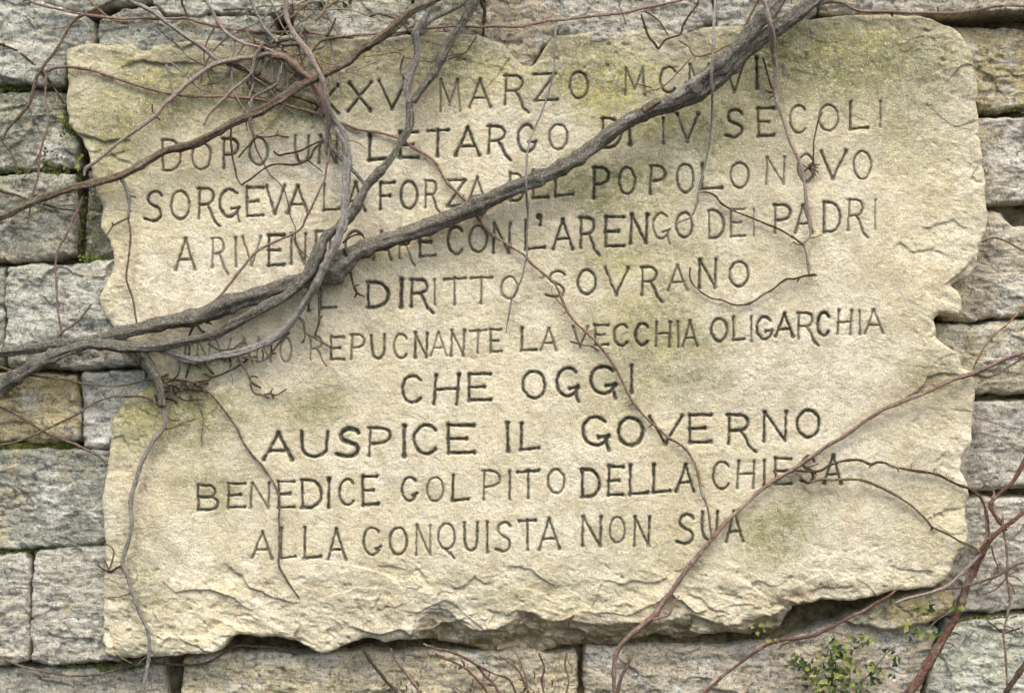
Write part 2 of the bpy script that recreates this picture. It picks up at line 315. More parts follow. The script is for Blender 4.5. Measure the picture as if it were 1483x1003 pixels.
# ------------------------------------------------------------------ the tablet
OUT = [(92,80),(94,70),(112,63),(140,61),(165,63),(189,60),(216,64),(243,62),(285,57),(324,60),(360,52),(400,50),(440,52),(500,50),(560,53),(600,49),(640,46),(700,52),
 (722,60),(731,66),(742,80),(755,93),(770,95),(784,78),(799,55),(805,50),(840,48),(875,45),(900,45),(929,42),(975,42),(1010,40),(1060,36),(1100,32),(1150,28),(1190,26),(1218,23),(1245,20),(1285,20),(1312,22),(1335,23),(1353,28),(1365,33),(1378,38),(1390,47),(1398,56),(1405,70),(1409,82),(1413,100),(1417,121),(1417,150),(1420,189),(1424,230),(1428,270),(1429,295),(1431,318),(1427,338),(1420,356),(1417,375),(1415,386),(1403,401),(1388,408),(1378,413),(1388,420),(1394,434),(1394,450),(1386,458),(1372,452),(1362,455),(1353,464),(1357,475),(1358,490),(1372,501),(1388,510),(1391,520),(1396,532),(1408,538),(1413,550),(1412,575),(1409,610),(1408,640),(1400,652),(1393,664),(1392,680),(1398,696),(1404,717),(1400,733),(1399,749),(1404,768),(1402,787),(1392,800),(1382,814),(1377,830),(1366,843),(1350,850),(1326,853),(1308,854),(1290,856),(1272,862),(1256,866),(1235,870),(1218,869),(1200,868),(1185,870),(1160,874),(1150,880),(1143,895),(1137,912),(1121,926),(1104,924),(1091,925),(1075,920),(1058,918),(1040,919),(1026,922),(1010,928),(994,932),(972,927),(955,922),(940,922),(925,928),(913,932),(900,940),(880,941),(850,939),(832,940),(818,941),(805,944),(790,949),(775,951),(758,950),(745,946),(731,946),(716,949),(704,949),(690,943),(677,938),(655,935),(636,934),(620,929),(600,928),(578,927),(553,930),(538,925),(523,925),(510,929),(501,934),(490,939),(478,944),(466,946),(455,942),(440,934),(428,928),(415,926),(395,923),(378,924),(364,920),(351,919),(340,920),(332,925),(325,934),(318,941),(308,946),(297,948),(270,947),(235,951),(210,950),(186,953),(165,950),(152,944),(147,928),(150,900),(147,870),(151,830),(151,790),(149,750),(147,727),(152,702),(155,670),(158,645),(161,612),(170,592),(182,577),(200,568),(214,560),(213,545),(204,530),(194,518),(184,512),(180,500),(170,482),(162,470),(152,460),(146,446),(143,432),(148,418),(154,407),(160,395),(164,382),(163,366),(158,352),(151,340),(146,329),(145,314),(147,299),(142,284),(136,270),(131,248),(128,229),(122,212),(116,198),(106,188),(99,180),(96,160),(95,140),(97,120),(95,100)]
FACEP = [p for p in OUT]
# along the bottom the face breaks off before the outline and slopes back
LOW = [(1145,870),(1128,888),(1110,889),(1092,893),(1075,899),(1060,904),(1040,899),(1015,892),(996,887),(980,893),(955,901),(930,903),(905,899),(880,904),(850,899),(825,897),(800,900),(782,893),(768,884),(752,885),(742,897),(722,906),(698,911),(672,907),(658,893),(640,886),(618,886),(606,900),(595,920)]
i0 = OUT.index((1150,880)); i1 = OUT.index((600,928))
FACEP = OUT[:i0] + LOW + OUT[i1 + 1:]

STEP = 1.3
xs = np.arange(84, 1440, STEP, dtype=np.float32); ys = np.arange(10, 962, STEP, dtype=np.float32)
X, Y = np.meshgrid(xs, ys)
jx = 2.2 * fbm(X, Y, 14, 5, 3); jy = 2.2 * fbm(X, Y, 14, 9, 3)
sd = upsdf(X + jx, Y + jy, OUT)
sf = upsdf(X + 2.2 * jx, Y + 2.2 * jy, FACEP)
face = FACE + 3.2 * fbm(X, Y, 260, 21, 2) + 2.0 * fbm(X, Y, 60, 31, 4) 
# the dressed middle is smoother, the margins and the foot rougher
rough = np.clip(1 - sf / 120, 0, 1) * .8 + sstep(780, 880, Y) * .9 + sstep(1300, 1380, X) * .25 + (1 - sstep(90, 130, Y)) * .5
rough = np.clip(rough, 0, 1.6)
face += rough * (1.6 * ridged(X * .94 + Y * .34, Y * .94 - X * .34, 36, 41, 4, .6, 1.3) + 1.6 * fbm(X, Y, 18, 47, 4) + (.38 + .62 * sstep(740, 860, Y)) * (.42 * facets(X, Y, 52, 43, .16, 1.6, .7, 1.2) + .26 * facets(X, Y, 17, 45, .2, .9, .7, 1.3)))
face += .35 * ridged(X + Y * .35, Y - X * .2, 9, 51, 3, .55, 1.2) * (.5 + rough) + .22 * fbm(X, Y, 4, 53, 2)
# pits
pit = fbm(X, Y, 11, 61, 2); face -= np.clip(pit - .48, 0, 1) * 6 * (.3 + rough)
def ledge(pts, A, L, side=1):
    """the face steps down on one side of a broken line and eases back"""
    global face
    x0 = min(p[0] for p in pts) - 3 * L; x1 = max(p[0] for p in pts) + 3 * L; y0 = min(p[1] for p in pts) - 3 * L; y1 = max(p[1] for p in pts) + 3 * L
    a, b = np.searchsorted(xs, [x0, x1]); c, d = np.searchsorted(ys, [y0, y1])
    x = (X + 1.5 * jx)[c:d, a:b]; y = (Y + 1.5 * jy)[c:d, a:b]
    best = np.full(x.shape, 1e9); sg = np.zeros(x.shape); ends = np.zeros(x.shape)
    n = len(pts) - 1
    for i in range(n):
        dd, t = segdist(x, y, pts[i], pts[i + 1])
        cr = (pts[i+1][0]-pts[i][0])*(y-pts[i][1]) - (pts[i+1][1]-pts[i][1])*(x-pts[i][0])
        mk = dd < best; best = np.where(mk, dd, best); sg = np.where(mk, np.sign(cr), sg); ends = np.where(mk, (i + t) / n, ends)
    s = sg * side * best
    f = sstep(-1.5, 2.5, s) * np.exp(-np.clip(s, 0, None) / L) * np.clip(4 * ends * (1 - ends) * 1.6, 0, 1)
    face[c:d, a:b] -= A * f
ledge([(324,811),(340,828),(352,832),(364,850),(400,866),(440,872)], 5, 30)
ledge([(604,818),(613,832),(624,850)], 3, 12)
ledge([(648,842),(662,853),(675,846),(688,836),(700,844),(722,840)], 4.5, 14)
ledge([(540,820),(560,818),(590,826)], 2.5, 10)
ledge([(616,882),(634,881),(652,885),(662,898),(690,905)], 6, 16)
ledge([(728,817),(752,819),(772,826),(788,842),(815,852)], 3.5, 24)
ledge([(526,928),(527,898),(534,868),(552,862),(575,874)], 4, 16, -1)
ledge([(700,878),(735,890),(760,880)], 3, 10)
ledge([(1290,362),(1306,352),(1325,365),(1352,362),(1378,372)], 3, 20)
ledge([(1402,262),(1409,252),(1418,272)], 4, 10)
ledge([(1366,412),(1384,402),(1400,388),(1412,372)], 8, 12)
ledge([(1330,330),(1356,326),(1380,318),(1400,332)], 3, 14)
ledge([(1300,590),(1330,565),(1345,545),(1370,538),(1400,545)], 5, 26)
ledge([(1318,612),(1330,620),(1335,645)], 4, 16, -1)
ledge([(1355,470),(1340,490),(1336,520)], 3, 18)
ledge([(1330,760),(1360,740),(1395,735)], 3, 20)
ledge([(108,190),(128,196),(150,205),(192,200)], 6, 14)
ledge([(120,216),(150,224),(190,216)], 3, 12)
ledge([(170,96),(200,88),(240,92),(300,90)], 6, 24)
ledge([(235,60),(262,68),(292,62)], 4, 10)
ledge([(150,205),(170,230),(195,238)], 3, 14)
ledge([(170,560),(200,590),(240,610)], 2, 20)
ledge([(150,640),(175,630),(190,650)], 3, 12)
ledge([(890,878),(905,872),(922,880)], 3.5, 8)
ledge([(1085,882),(1110,876),(1140,868)], 3, 10)
ledge([(1170,855),(1200,848),(1240,850)], 4, 14)
ledge([(990,860),(1015,866),(1030,880),(1060,888)], 4, 12)
ledge([(380,560),(450,552),(520,568)], .8, 20)
ledge([(1060,100),(1120,96),(1200,110)], 1, 24)
# sloping broken foot, then rounded arris, then the cliff of the edge
out_f = np.clip(-sf, 0, None)
slope = out_f * .95 + sstep(0, 6, out_f) * 3
slope += np.clip(out_f, 0, 20) / 20 * (2.5 * ridged(X, Y * 1.5, 24, 71, 3) + 1.6 * facets(X, Y, 24, 77, .4, 3, .6, 1.4) + 3 * fbm(X, Y, 10, 73, 3))
Hd = face - np.clip(slope, 0, 45)
edge_r = 9 + 5 * fbm(X, Y, 70, 81, 2)
e = np.clip(1 - np.clip(sd, 0, None) / edge_r, 0, 1)
Hd -= edge_r * .75 * (1 - np.sqrt(np.clip(1 - e * e, 0, 1)))
Hd -= sstep(0, 1, np.clip(-sd / 5.0, 0, 1)) * 85

# letters cut as V grooves
ink_shade = np.zeros_like(X); cut = np.zeros_like(X); lid = np.zeros(X.shape, np.int32)
wob = 1 + .22 * fbm(X, Y, 9, 91, 2)
jx2 = .8 * fbm(X, Y, 6, 93, 2); jy2 = .8 * fbm(X, Y, 6, 95, 2)
for (k, ch, pts, hw, wt) in STROKES:
    x0 = min(p[0] for p in pts) - 9; x1 = max(p[0] for p in pts) + 9; y0 = min(p[1] for p in pts) - 9; y1 = max(p[1] for p in pts) + 9
    a, b = np.searchsorted(xs, [x0, x1]); c, d = np.searchsorted(ys, [y0, y1])
    x = (X + jx2)[c:d, a:b]; y = (Y + jy2)[c:d, a:b]
    g = np.zeros(x.shape); n = len(pts) - 1
    for i in range(n):
        dd, t = segdist(x, y, pts[i], pts[i + 1])
        tt = (i + t) / n
        wloc = hw * wob[c:d, a:b]
        if n <= 1: wloc = wloc * (.88 + .5 * np.abs(2 * tt - 1) ** 8)      # chiselled ends are a little wider
        g = np.maximum(g, np.clip(1 - dd / (wloc * 1.25), 0, 1))
    dep = 1.75 * hw * g
    m = dep > cut[c:d, a:b]
    cut[c:d, a:b] = np.where(m, dep, cut[c:d, a:b])
    ink_shade[c:d, a:b] = np.maximum(ink_shade[c:d, a:b], sstep(.16, .55, g) * min(.93, .06 + .78 * wt))  # darkens the groove cores: paint remains plus shade put in as colour
    lid[c:d, a:b] = np.where(m & (g > .02), k, lid[c:d, a:b])
Hd -= cut * (1 + .2 * fbm(X, Y, 5, 97, 2))

# natural stains: lichen, algae, iron; each a patch with its own outline
def patches(lst, seed):
    r = np.zeros_like(X)
    wx = X + 45 * fbm(X, Y, 90, seed, 4); wy = Y + 35 * fbm(X, Y, 80, seed + 3, 4)
    for (px, py, rx, ry, s) in lst:
        r = np.maximum(r, s * np.exp(-(((wx - px) / rx) ** 2 + ((wy - py) / ry) ** 2)))
    return r
green = patches([(1210,80,210,75,1),(1330,150,70,90,.5),(1000,170,130,70,.75),(905,265,120,40,.8),(950,365,130,38,.55),(960,480,80,60,.7),(975,560,70,35,.6),(850,110,120,70,.8),(260,120,120,60,1),(420,140,140,60,.85),(500,80,130,45,.8),(170,190,60,60,.8),(245,600,95,60,.85),(450,592,65,30,.7),(300,700,60,30,.6),(1130,755,65,45,.75),(820,65,110,35,.8),(640,90,80,60,.75),(190,840,50,90,.45),(770,860,160,30,.35),(960,800,120,60,.3),(1360,560,50,30,.5),(700,330,50,20,.3)], 101)
yellow = patches([(880,140,55,35,.9),(930,90,60,25,.7),(1190,65,40,15,.7),(1255,60,40,15,.7),(230,110,80,30,.6),(900,370,50,20,.6),(920,450,30,25,.5),(230,600,50,30,.5),(720,110,50,30,.5),(980,500,50,40,.4)], 111)
grey = patches([(600,65,70,25,.9),(250,98,60,18,.9),(150,75,70,20,.5),(560,95,60,25,.6),(870,115,30,20,.8),(1180,45,100,20,.6),(1080,90,80,30,.5),(455,110,60,30,.5),(310,60,90,20,.7),(740,60,50,30,.8),(1410,200,20,120,.3)], 121)
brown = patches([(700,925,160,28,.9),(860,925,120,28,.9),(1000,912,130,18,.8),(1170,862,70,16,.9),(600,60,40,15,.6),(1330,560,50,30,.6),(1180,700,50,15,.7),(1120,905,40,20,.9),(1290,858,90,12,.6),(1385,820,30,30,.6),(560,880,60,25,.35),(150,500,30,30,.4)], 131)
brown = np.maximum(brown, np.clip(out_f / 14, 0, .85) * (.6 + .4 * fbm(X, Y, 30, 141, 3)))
green = np.maximum(green, .5 * (1 - sstep(60, 250, Y)) * np.clip(.6 + .9 * fbm(X, Y, 120, 151, 3), 0, 1))
grey = np.maximum(grey, .5 * (1 - sstep(40, 300, Y)) * np.clip(.4 + 1.3 * fbm(X, Y, 70, 155, 4), 0, 1))
grey = np.maximum(grey, .35 * np.clip(fbm(X, Y, 110, 157, 5, .6) * 2.4 - .25, 0, 1))
yellow = np.maximum(yellow, .26 * np.clip(fbm(X, Y, 150, 161, 4) * 2.2 - .1, 0, 1))
green = np.clip(1.25 * green - .06, 0, 1)
attrs = dict(ink_shade=ink_shade, green=green, yellow=yellow, grey=grey, brown=brown)
keep = (sd > -6.5); kq = keep[:-1, :-1] & keep[1:, :-1] & keep[1:, 1:] & keep[:-1, 1:]
lq = lid[:-1, :-1]
tablet = empty('stone_tablet', P(741, 944, 0), 'large rough cream stone slab cut with ten lines of Italian capitals, set into the wall', 'inscribed tablet')
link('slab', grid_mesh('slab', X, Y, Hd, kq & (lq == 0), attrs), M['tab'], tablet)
chars = {}
for (k, ch, pts, hw, wt) in STROKES: chars.setdefault(k, []).extend(pts)
for k, pts in chars.items():
    x0 = min(p[0] for p in pts) - 9; x1 = max(p[0] for p in pts) + 9; y0 = min(p[1] for p in pts) - 9; y1 = max(p[1] for p in pts) + 9
    a, b = np.searchsorted(xs, [x0, x1]); c, d = np.searchsorted(ys, [y0, y1])
    sub = (lq[c:d, a:b] == k) & kq[c:d, a:b]
    if not sub.any(): continue
    sl2 = (slice(c, d + 1), slice(a, b + 1))
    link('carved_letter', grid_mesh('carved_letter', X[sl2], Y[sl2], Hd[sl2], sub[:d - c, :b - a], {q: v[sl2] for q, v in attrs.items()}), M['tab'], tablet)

# ------------------------------------------------------------------ the wall round it
wall = empty('stone_wall', P(741, 1010, 0), None, None, kind='structure')
# polygon, face depth (mm), colour, lean (mm per 100 px right, down), moss
GR, WG, YE, WA, DK = (164,164,152), (186,180,164), (188,172,122), (176,168,154), (140,138,126)
STONES = [
 ([(-30,-40),(48,-40),(54,2),(96,16),(122,24),(136,52),(128,66),(96,66),(92,84),(88,118),(-30,121)], 40, (186,188,178), .4),
 ([(54,-40),(250,-40),(256,-8),(205,0),(150,4),(128,18),(100,12),(62,2)], 34, GR, .3),
 ([(144,28),(180,10),(222,8),(236,26),(300,24),(392,22),(398,60),(330,74),(240,76),(139,74)], 43, (172,172,160), .3),
 ([(258,-40),(418,-40),(420,18),(300,20),(240,20),(222,0)], 44, (200,198,188), .3),
 ([(424,-40),(560,-40),(592,-20),(598,40),(540,60),(470,62),(424,60)], 43, (178,174,156), .5),
 ([(600,-40),(696,-40),(700,30),(690,70),(640,72),(600,68)], 41, (158,150,126), .8),
 ([(702,-40),(800,-40),(812,14),(806,40),(760,110),(720,100),(704,60)], 38, (172,160,138), .2),
 ([(808,-40),(960,-40),(1030,-40),(1032,30),(980,58),(860,62),(812,50)], 41, (196,190,178), .3),
 ([(1036,-40),(1180,-40),(1184,20),(1150,44),(1040,56)], 40, (190,184,172), .3),
 ([(1188,-40),(1400,-40),(1520,-40),(1520,10),(1440,12),(1360,18),(1280,16),(1190,14)], 34, WA, .2),
 ([(-30,134),(20,132),(60,128),(92,134),(94,180),(108,200),(112,240),(60,243),(-30,242)], 30, (146,146,128), .8),
 ([(-30,256),(46,252),(102,250),(104,300),(100,366),(50,374),(-30,376)], 34, (160,158,142), .5),
 ([(124,246),(150,250),(165,300),(180,370),(118,370),(121,300)], 22, (128,126,96), .9),
 ([(6,386),(60,382),(110,384),(180,374),(200,470),(208,528),(110,532),(60,530),(8,532)], 33, (176,176,166), .1),
 ([(-30,388),(0,388),(2,530),(-30,530)], 26, GR, .5),
 ([(-30,544),(60,541),(104,546),(110,580),(108,636),(60,640),(10,638),(-30,642)], 32, (190,174,130), .5),
 ([(117,540),(210,536),(230,560),(220,600),(170,648),(118,646)], 34, (178,178,168), .1),
 ([(-30,654),(50,650),(150,656),(176,656),(172,720),(172,786),(110,792),(50,793),(-30,798)], 33, (148,150,140), .3),
 ([(-30,806),(36,804),(38,880),(34,962),(-30,965)], 30, (184,180,168), .1),
 ([(48,802),(90,797),(170,792),(172,870),(170,958),(90,962),(42,960),(46,880)], 33, (182,178,166), .1),
 ([(-30,975),(60,972),(150,974),(230,960),(240,1050),(-30,1050)], 18, (160,154,140), .2),
 ([(262,962),(340,950),(430,956),(520,950),(680,948),(832,952),(836,990),(834,1050),(258,1050)], 15, (200,186,156), .25),
 ([(850,945),(980,938),(1120,940),(1230,902),(1330,908),(1366,918),(1330,1050),(848,1050)], 12, (190,178,156), .2),
 ([(1380,908),(1430,906),(1520,903),(1520,1050),(1344,1050)], 12, (208,200,182), .1),
 ([(1230,902),(1262,893),(1290,870),(1340,858),(1384,860),(1396,878),(1388,892),(1330,905),(1280,912)], 26, (196,180,132), .4),
 ([(1372,30),(1402,36),(1450,34),(1520,38),(1520,152),(1450,153),(1404,150),(1396,90)], 9, (176,162,122), .4),
 ([(1400,166),(1440,168),(1520,162),(1520,288),(1470,290),(1404,294)], 7, (184,178,166), .1),
 ([(1408,304),(1436,300),(1462,304),(1478,326),(1520,330),(1520,450),(1470,456),(1430,462),(1376,458),(1380,400)], 5, (192,182,160), .3),
 ([(1340,470),(1430,472),(1520,464),(1520,566),(1440,570),(1380,574),(1344,520)], 3, (186,178,154), .3),
 ([(1370,588),(1440,584),(1520,586),(1520,708),(1440,712),(1372,712)], 1, (184,178,166), .1),
 ([(1360,728),(1420,730),(1520,724),(1520,884),(1450,890),(1396,888),(1380,880),(1364,800)], 1, (196,190,178), .1),
]
rr = random.Random(77)
def course(x0, x1, y0, y1, dep):
    x = x0
    while x < x1 - 40:
        w_ = min(rr.uniform(150, 290), x1 - x)
        if x1 - x - w_ < 90: w_ = x1 - x
        j = lambda: rr.uniform(-4, 4)
        STONES.append(([(x + 5, y0 + 5 + j()), (x + w_ / 2, y0 + 5 + j()), (x + w_ - 5, y0 + 5 + j()), (x + w_ - 5 + j(), (y0 + y1) / 2), (x + w_ - 5, y1 - 5 + j()), (x + w_ / 2, y1 - 5 + j()), (x + 5, y1 - 5 + j()), (x + 5 + j(), (y0 + y1) / 2)], dep, rr.choice([(164, 164, 152), (184, 176, 160), (176, 168, 154), (186, 178, 166)]), rr.uniform(.1, .5)))
        x += w_
NIN = len(STONES)
for y0, y1 in ((-400, -270), (-270, -155), (-155, -42)): course(-620, 2100, y0, y1, 32)
for y0, y1 in ((-42, 128), (128, 248), (248, 381), (381, 536), (536, 648), (648, 801), (801, 970), (970, 1052)): course(-620, -32, y0, y1, 32)
for y0, y1 in ((-42, 14), (14, 158), (158, 295), (295, 458), (458, 577), (577, 718), (718, 896), (896, 1052)): course(1522, 2100, y0, y1, 8)
for y0, y1 in ((1052, 1180), (1180, 1290), (1290, 1410)): course(-620, 2100, y0, y1, 14)
ST = 1.9
for n, (poly, dep, colr, moss) in enumerate(STONES):
    px = [p[0] for p in poly]; py = [p[1] for p in poly]
    if n == NIN: ST = 6.
    gx = np.arange(min(px) - 12, max(px) + 12, ST); gy = np.arange(min(py) - 12, max(py) + 12, ST)
    x, y = np.meshgrid(gx, gy)
    s = upsdf(x + 8 * fbm(x, y, 38, 200 + n, 5, .65), y + 8 * fbm(x, y, 38, 240 + n, 5, .65), poly) + 1.8
    er = 9 + 4 * fbm(x, y, 60, 280 + n, 2)
    e = np.clip(1 - np.clip(s, 0, None) / er, 0, 1)
    h = dep + 3.5 * fbm(x, y, 110, 300 + n, 2) + 1.7 * ridged(x, y, 42, 320 + n, 4, .6, 1.4) + 2.6 * fbm(x, y, 24, 340 + n, 4, .6, 1, 1.3) + .9 * ridged(x, y, 15, 350 + n, 4, .7, 1.25) + .5 * facets(x, y, 40, 352 + n, .22, 2.2, .7, 1.3) + .3 * facets(x, y, 13, 353 + n, .3, 1.1, .6, 1.6) - 2 * np.clip(fbm(x, y, 30, 355 + n, 3, .5, .7, 1.3) * 3, -.6, .6) + .9 * ridged(x, y, 9, 357 + n, 2, .5, 2)
    h -= np.clip(fbm(x, y, 16, 360 + n, 3) - .3, 0, 1) * 10
    h -= er * .8 * (1 - np.sqrt(np.clip(1 - e * e, 0, 1)))
    h -= sstep(0, 1, np.clip(-s / 7, 0, 1)) * 75
    k = s > -8.5; kk = k[:-1, :-1] & k[1:, :-1] & k[1:, 1:] & k[:-1, 1:]
    ms = moss * np.clip(.35 + .9 * fbm(x, y, 40, 380 + n, 3) + .8 * (1 - np.clip(s / 22, 0, 1)), 0, 1)
    o = link('stone', grid_mesh('stone', x, y, h, kk, dict(moss=ms)), M['stone'], wall)
    o.color = tuple(min(.88, v * k_) for v, k_ in zip(lin(*colr)[:3], (1.56, 1.5, 1.36))) + (1,)
gx = np.arange(-640, 2120, 6.); gy = np.arange(-420, 1430, 6.); x, y = np.meshgrid(gx, gy)
h = -10 + 20 * fbm(x, y, 45, 401, 4) - 14 * (x > 1330)  - 22 * np.exp(-(((x - 480) / 170) ** 4 + ((y - 930) / 22) ** 2)) - 25 * np.exp(-(((x - 1180) / 60) ** 2 + ((y - 895) / 30) ** 2))
o = link('mortar', grid_mesh('mortar', x, y, h, np.ones((len(gy) - 1, len(gx) - 1), bool), {}), M['mortar'], wall)

# ------------------------------------------------------------------ climbers
def catmull(pts, seg):
    out = []
    n = len(pts)
    for i in range(n - 1):
        p0 = pts[max(i - 1, 0)]; p1 = pts[i]; p2 = pts[i + 1]; p3 = pts[min(i + 2, n - 1)]
        L = math.dist(p1[:2], p2[:2]); m = max(2, int(L / seg))
        for j in range(m):
            t = j / m
            out.append(tuple(.5 * (2 * b + (c - a) * t + (2 * a - 5 * b + 4 * c - d) * t * t + (3 * b - a - 3 * c + d) * t ** 3) for a, b, c, d in zip(p0, p1, p2, p3)))
    out.append(tuple(pts[-1])); return out
vseed = [0]
def tube(name, pts, mat, parent, d0, d1=None, r=None, r1=None, knots=.12, cap=True):
    """pts: (px, py[, radius px[, depth mm]]); a tapering, slightly knotty stem"""
    vseed[0] += 1; rs = random.Random(vseed[0] * 13)
    if name in ('spur', 'tendril', 'twig'): r = r and r * .86; r1 = r1 and r1 * .8; knots = min(knots, .2)
    n = len(pts); d1 = d0 if d1 is None else d1; r1 = r if r1 is None else r1
    def beyond(p, q):           # stems that leave the picture go on for a while
        if -8 < p[0] < 1491 and -8 < p[1] < 1011: return None
        L_ = math.dist(p[:2], q[:2]) or 1; k_ = rs.uniform(160, 300)
        return (p[0] + (p[0] - q[0]) / L_ * k_ + rs.uniform(-30, 30), p[1] + (p[1] - q[1]) / L_ * k_ + rs.uniform(-30, 30)) + tuple(p[2:])
    pts = list(pts); a_ = beyond(pts[0], pts[1]); b_ = beyond(pts[-1], pts[-2]); na, nb = bool(a_), bool(b_)
    if a_: pts.insert(0, a_)
    if b_: pts.append(b_)
    n = len(pts)
    full = []
    acc = [0]
    for i in range(1, n): acc.append(acc[-1] + math.dist(pts[i - 1][:2], pts[i][:2]))
    for i, p in enumerate(pts):
        t = acc[i] / max(acc[-1], 1e-6)
        rad = p[2] if len(p) > 2 and p[2] is not None else r + (r1 - r) * t
        dd = p[3] if len(p) > 3 else d0 + (d1 - d0) * t
        full.append((p[0], p[1], rad, dd))
    rmean = sum(f[2] for f in full) / n
    path = catmull(full, max(2.2, min(6, rmean * 1.1)))
    ns = 14 if rmean > 7 else 10 if rmean > 3 else 7
    V = []; F = []; B = []
    off = [rs.uniform(0, 50) for _ in range(8)]
    cen = []; acc2 = 0; prev = None
    wig = min(1.3, .45 + rmean * .14)
    LT = acc[-1] + 60; kx = [-20.]
    while kx[-1] < LT: kx.append(kx[-1] + rs.uniform(7, 17) * (1 + rmean * .25))
    ko = [(rs.uniform(-wig, wig), rs.uniform(-wig, wig), rs.uniform(.1, .34) if rs.random() < .6 else 0) for _ in kx]
    thick = rmean > 4.4
    if thick: path = catmull(full, 2.4); ns = 26
    NR = np.random.RandomState(vseed[0])
    NA = NR.rand(40, 400) * 2 - 1
    def nz(u, v):
        u %= 40; v %= 400; i = int(u); j = int(v); a = u - i; b = v - j; a = a * a * (3 - 2 * a); b = b * b * (3 - 2 * b)
        return (NA[i, j] * (1 - a) + NA[(i + 1) % 40, j] * a) * (1 - b) + (NA[i, (j + 1) % 400] * (1 - a) + NA[(i + 1) % 40, (j + 1) % 400] * a) * b
    for i, (x, y, rad, dd) in enumerate(path):
        if prev: acc2 += math.dist(prev, (x, y))
        prev = (x, y)
        q = max(0, min(len(kx) - 2, next((z for z in range(len(kx)) if kx[z] > acc2), len(kx) - 1) - 1)); f = (acc2 - kx[q]) / (kx[q + 1] - kx[q])
        wx = ko[q][0] * (1 - f) + ko[q + 1][0] * f; wy = ko[q][1] * (1 - f) + ko[q + 1][1] * f
        kn = (1 + knots * .8 * (math.sin(acc2 / 13 + off[4]) * .5 + math.sin(acc2 / 5.3 + off[5]) * .5)
              + ko[q][2] * math.exp(-((acc2 - kx[q]) / (1.2 + rmean * .5)) ** 2) + ko[q + 1][2] * math.exp(-((acc2 - kx[q + 1]) / (1.2 + rmean * .5)) ** 2))
        kn *= .89 if thick else .86
        cen.append((P(x + wx, y + wy, dd + 1.2 * wx), rad / 1000 * kn, acc2 / 1000))
    m = len(cen)
    cs = [np.array(c[0]) for c in cen]
    for i in range(m):
        a = cs[max(i - 1, 0)]; b = cs[min(i + 1, m - 1)]; t = b - a; t = t / (np.linalg.norm(t) + 1e-12)
        u = np.cross(t, (0, 1, 0)); u = u / (np.linalg.norm(u) + 1e-12); v = np.cross(t, u)
        for j in range(ns):
            an = 2 * math.pi * j / ns
            rr = cen[i][1] * (1 + .10 * math.sin(3 * an + off[7] + cen[i][2] * 18) + .07 * math.sin(5 * an + off[0] - cen[i][2] * 40) + rs.uniform(-.05, .05))
            if thick:
                L_ = cen[i][2] * 1000
                rr *= 1 + .10 * nz(j * 16 / ns, L_ / 16) + .08 * nz(j * 26 / ns + 7, L_ / 30 + j * .05) - .10 * max(0, nz(j * 26 / ns + 20, L_ / 22 + 9) - .25)
            if i == 0 or i == m - 1: rr *= .72
            V.append(tuple(cs[i] + u * math.cos(an) * rr + v * math.sin(an) * rr))
            B.append((math.cos(an) * cen[i][1] + off[1], math.sin(an) * cen[i][1] + off[2], cen[i][2] + off[3]))
    for i in range(m - 1):
        for j in range(ns):
            k = (j + 1) % ns
            F.append((i * ns + j, i * ns + k, (i + 1) * ns + k, (i + 1) * ns + j))
    for i, rev in ((0, True), (m - 1, False)):
        c = len(V); V.append(tuple(cs[i])); B.append((off[1], off[2], cen[i][2] + off[3]))
        for j in range(ns):
            k = (j + 1) % ns
            F.append((i * ns + k, i * ns + j, c) if rev else (i * ns + j, i * ns + k, c))
    me = bpy.data.meshes.new(name); me.from_pydata(V, [], F); me.update()
    me.polygons.foreach_set('use_smooth', [True] * len(me.polygons))
    at = me.attributes.new('bark', 'FLOAT_VECTOR', 'POINT'); at.data.foreach_set('vector', np.array(B, np.float32).ravel())
    return link(name, me, M[mat], parent)
def vine(name, px, py, label, cat='climbing vine', group='bare climbers over the wall and tablet'):
    return empty(name, P(px, py, 40), label, cat, group)
def spur(parent, x, y, dx, dy, mat='dark', r=1.8, d=52, d1=None):
    """a short side shoot with a blunt end"""
    tube('spur', [(x, y), (x + dx * .5 + dy * .12, y + dy * .5 - dx * .12), (x + dx, y + dy)], mat, parent, d, d if d1 is None else d1, r, r * .8, .3)

# thick main climber
A = vine('woody_climber', 0, 514, 'thickest grey brown vine stem crossing the tablet diagonally from lower left to top right')
tube('stem', [(1012,118,13,84),(1003,130,14,82),(980,146,13,80),(945,160,11,76),(905,180,11,72),(870,205,11,70),(835,229,11,70),(800,250,11,70),(765,263,11.5,68),(722,281,12,68),(683,300,12.5,68),(636,321,13.5,68),(605,334,13,68),(570,346,12,68),(540,356,12,68),(515,367,14,68),(497,380,19,68),(478,396,17,67),(445,405,12.5,66),(407,416,12,66),(370,428,12,66),(340,437,13,66),(310,451,13.5,66),(285,459,12,66),(243,467,10.5,66),(205,476,10.5,64),(175,484,9,62),(140,492,8,60),(100,498,8,58),(50,505,7.5,56),(0,511,7,54),(-30,514,7,52)], 'grey', A, 66, knots=.08)
tube('branch', [(1140,-30,11,78),(1121,8,11,80),(1100,32,11.5,82),(1078,57,12,84),(1052,84,13,84),(1028,106,13,84),(1003,130,12,82)], 'grey', A, 80, knots=.1)
tube('branch', [(1215,-30,9,70),(1182,-2,10,70),(1150,22,11,70),(1122,42,11,72),(1094,62,10,74),(1066,88,11,76),(1040,115,11,77),(1010,138,10,78),(985,150,8,78)], 'grey', A, 74, knots=.1)
tube('branch', [(1035,96,6,90),(1000,124,8,88),(970,146,7,82),(930,163,5,78),(905,175,3,78)], 'pale', A, 80, knots=.2)
tube('twig', [(930,160,5,84),(945,150,5,86),(958,146,3.5,86)], 'brown', A, 80)
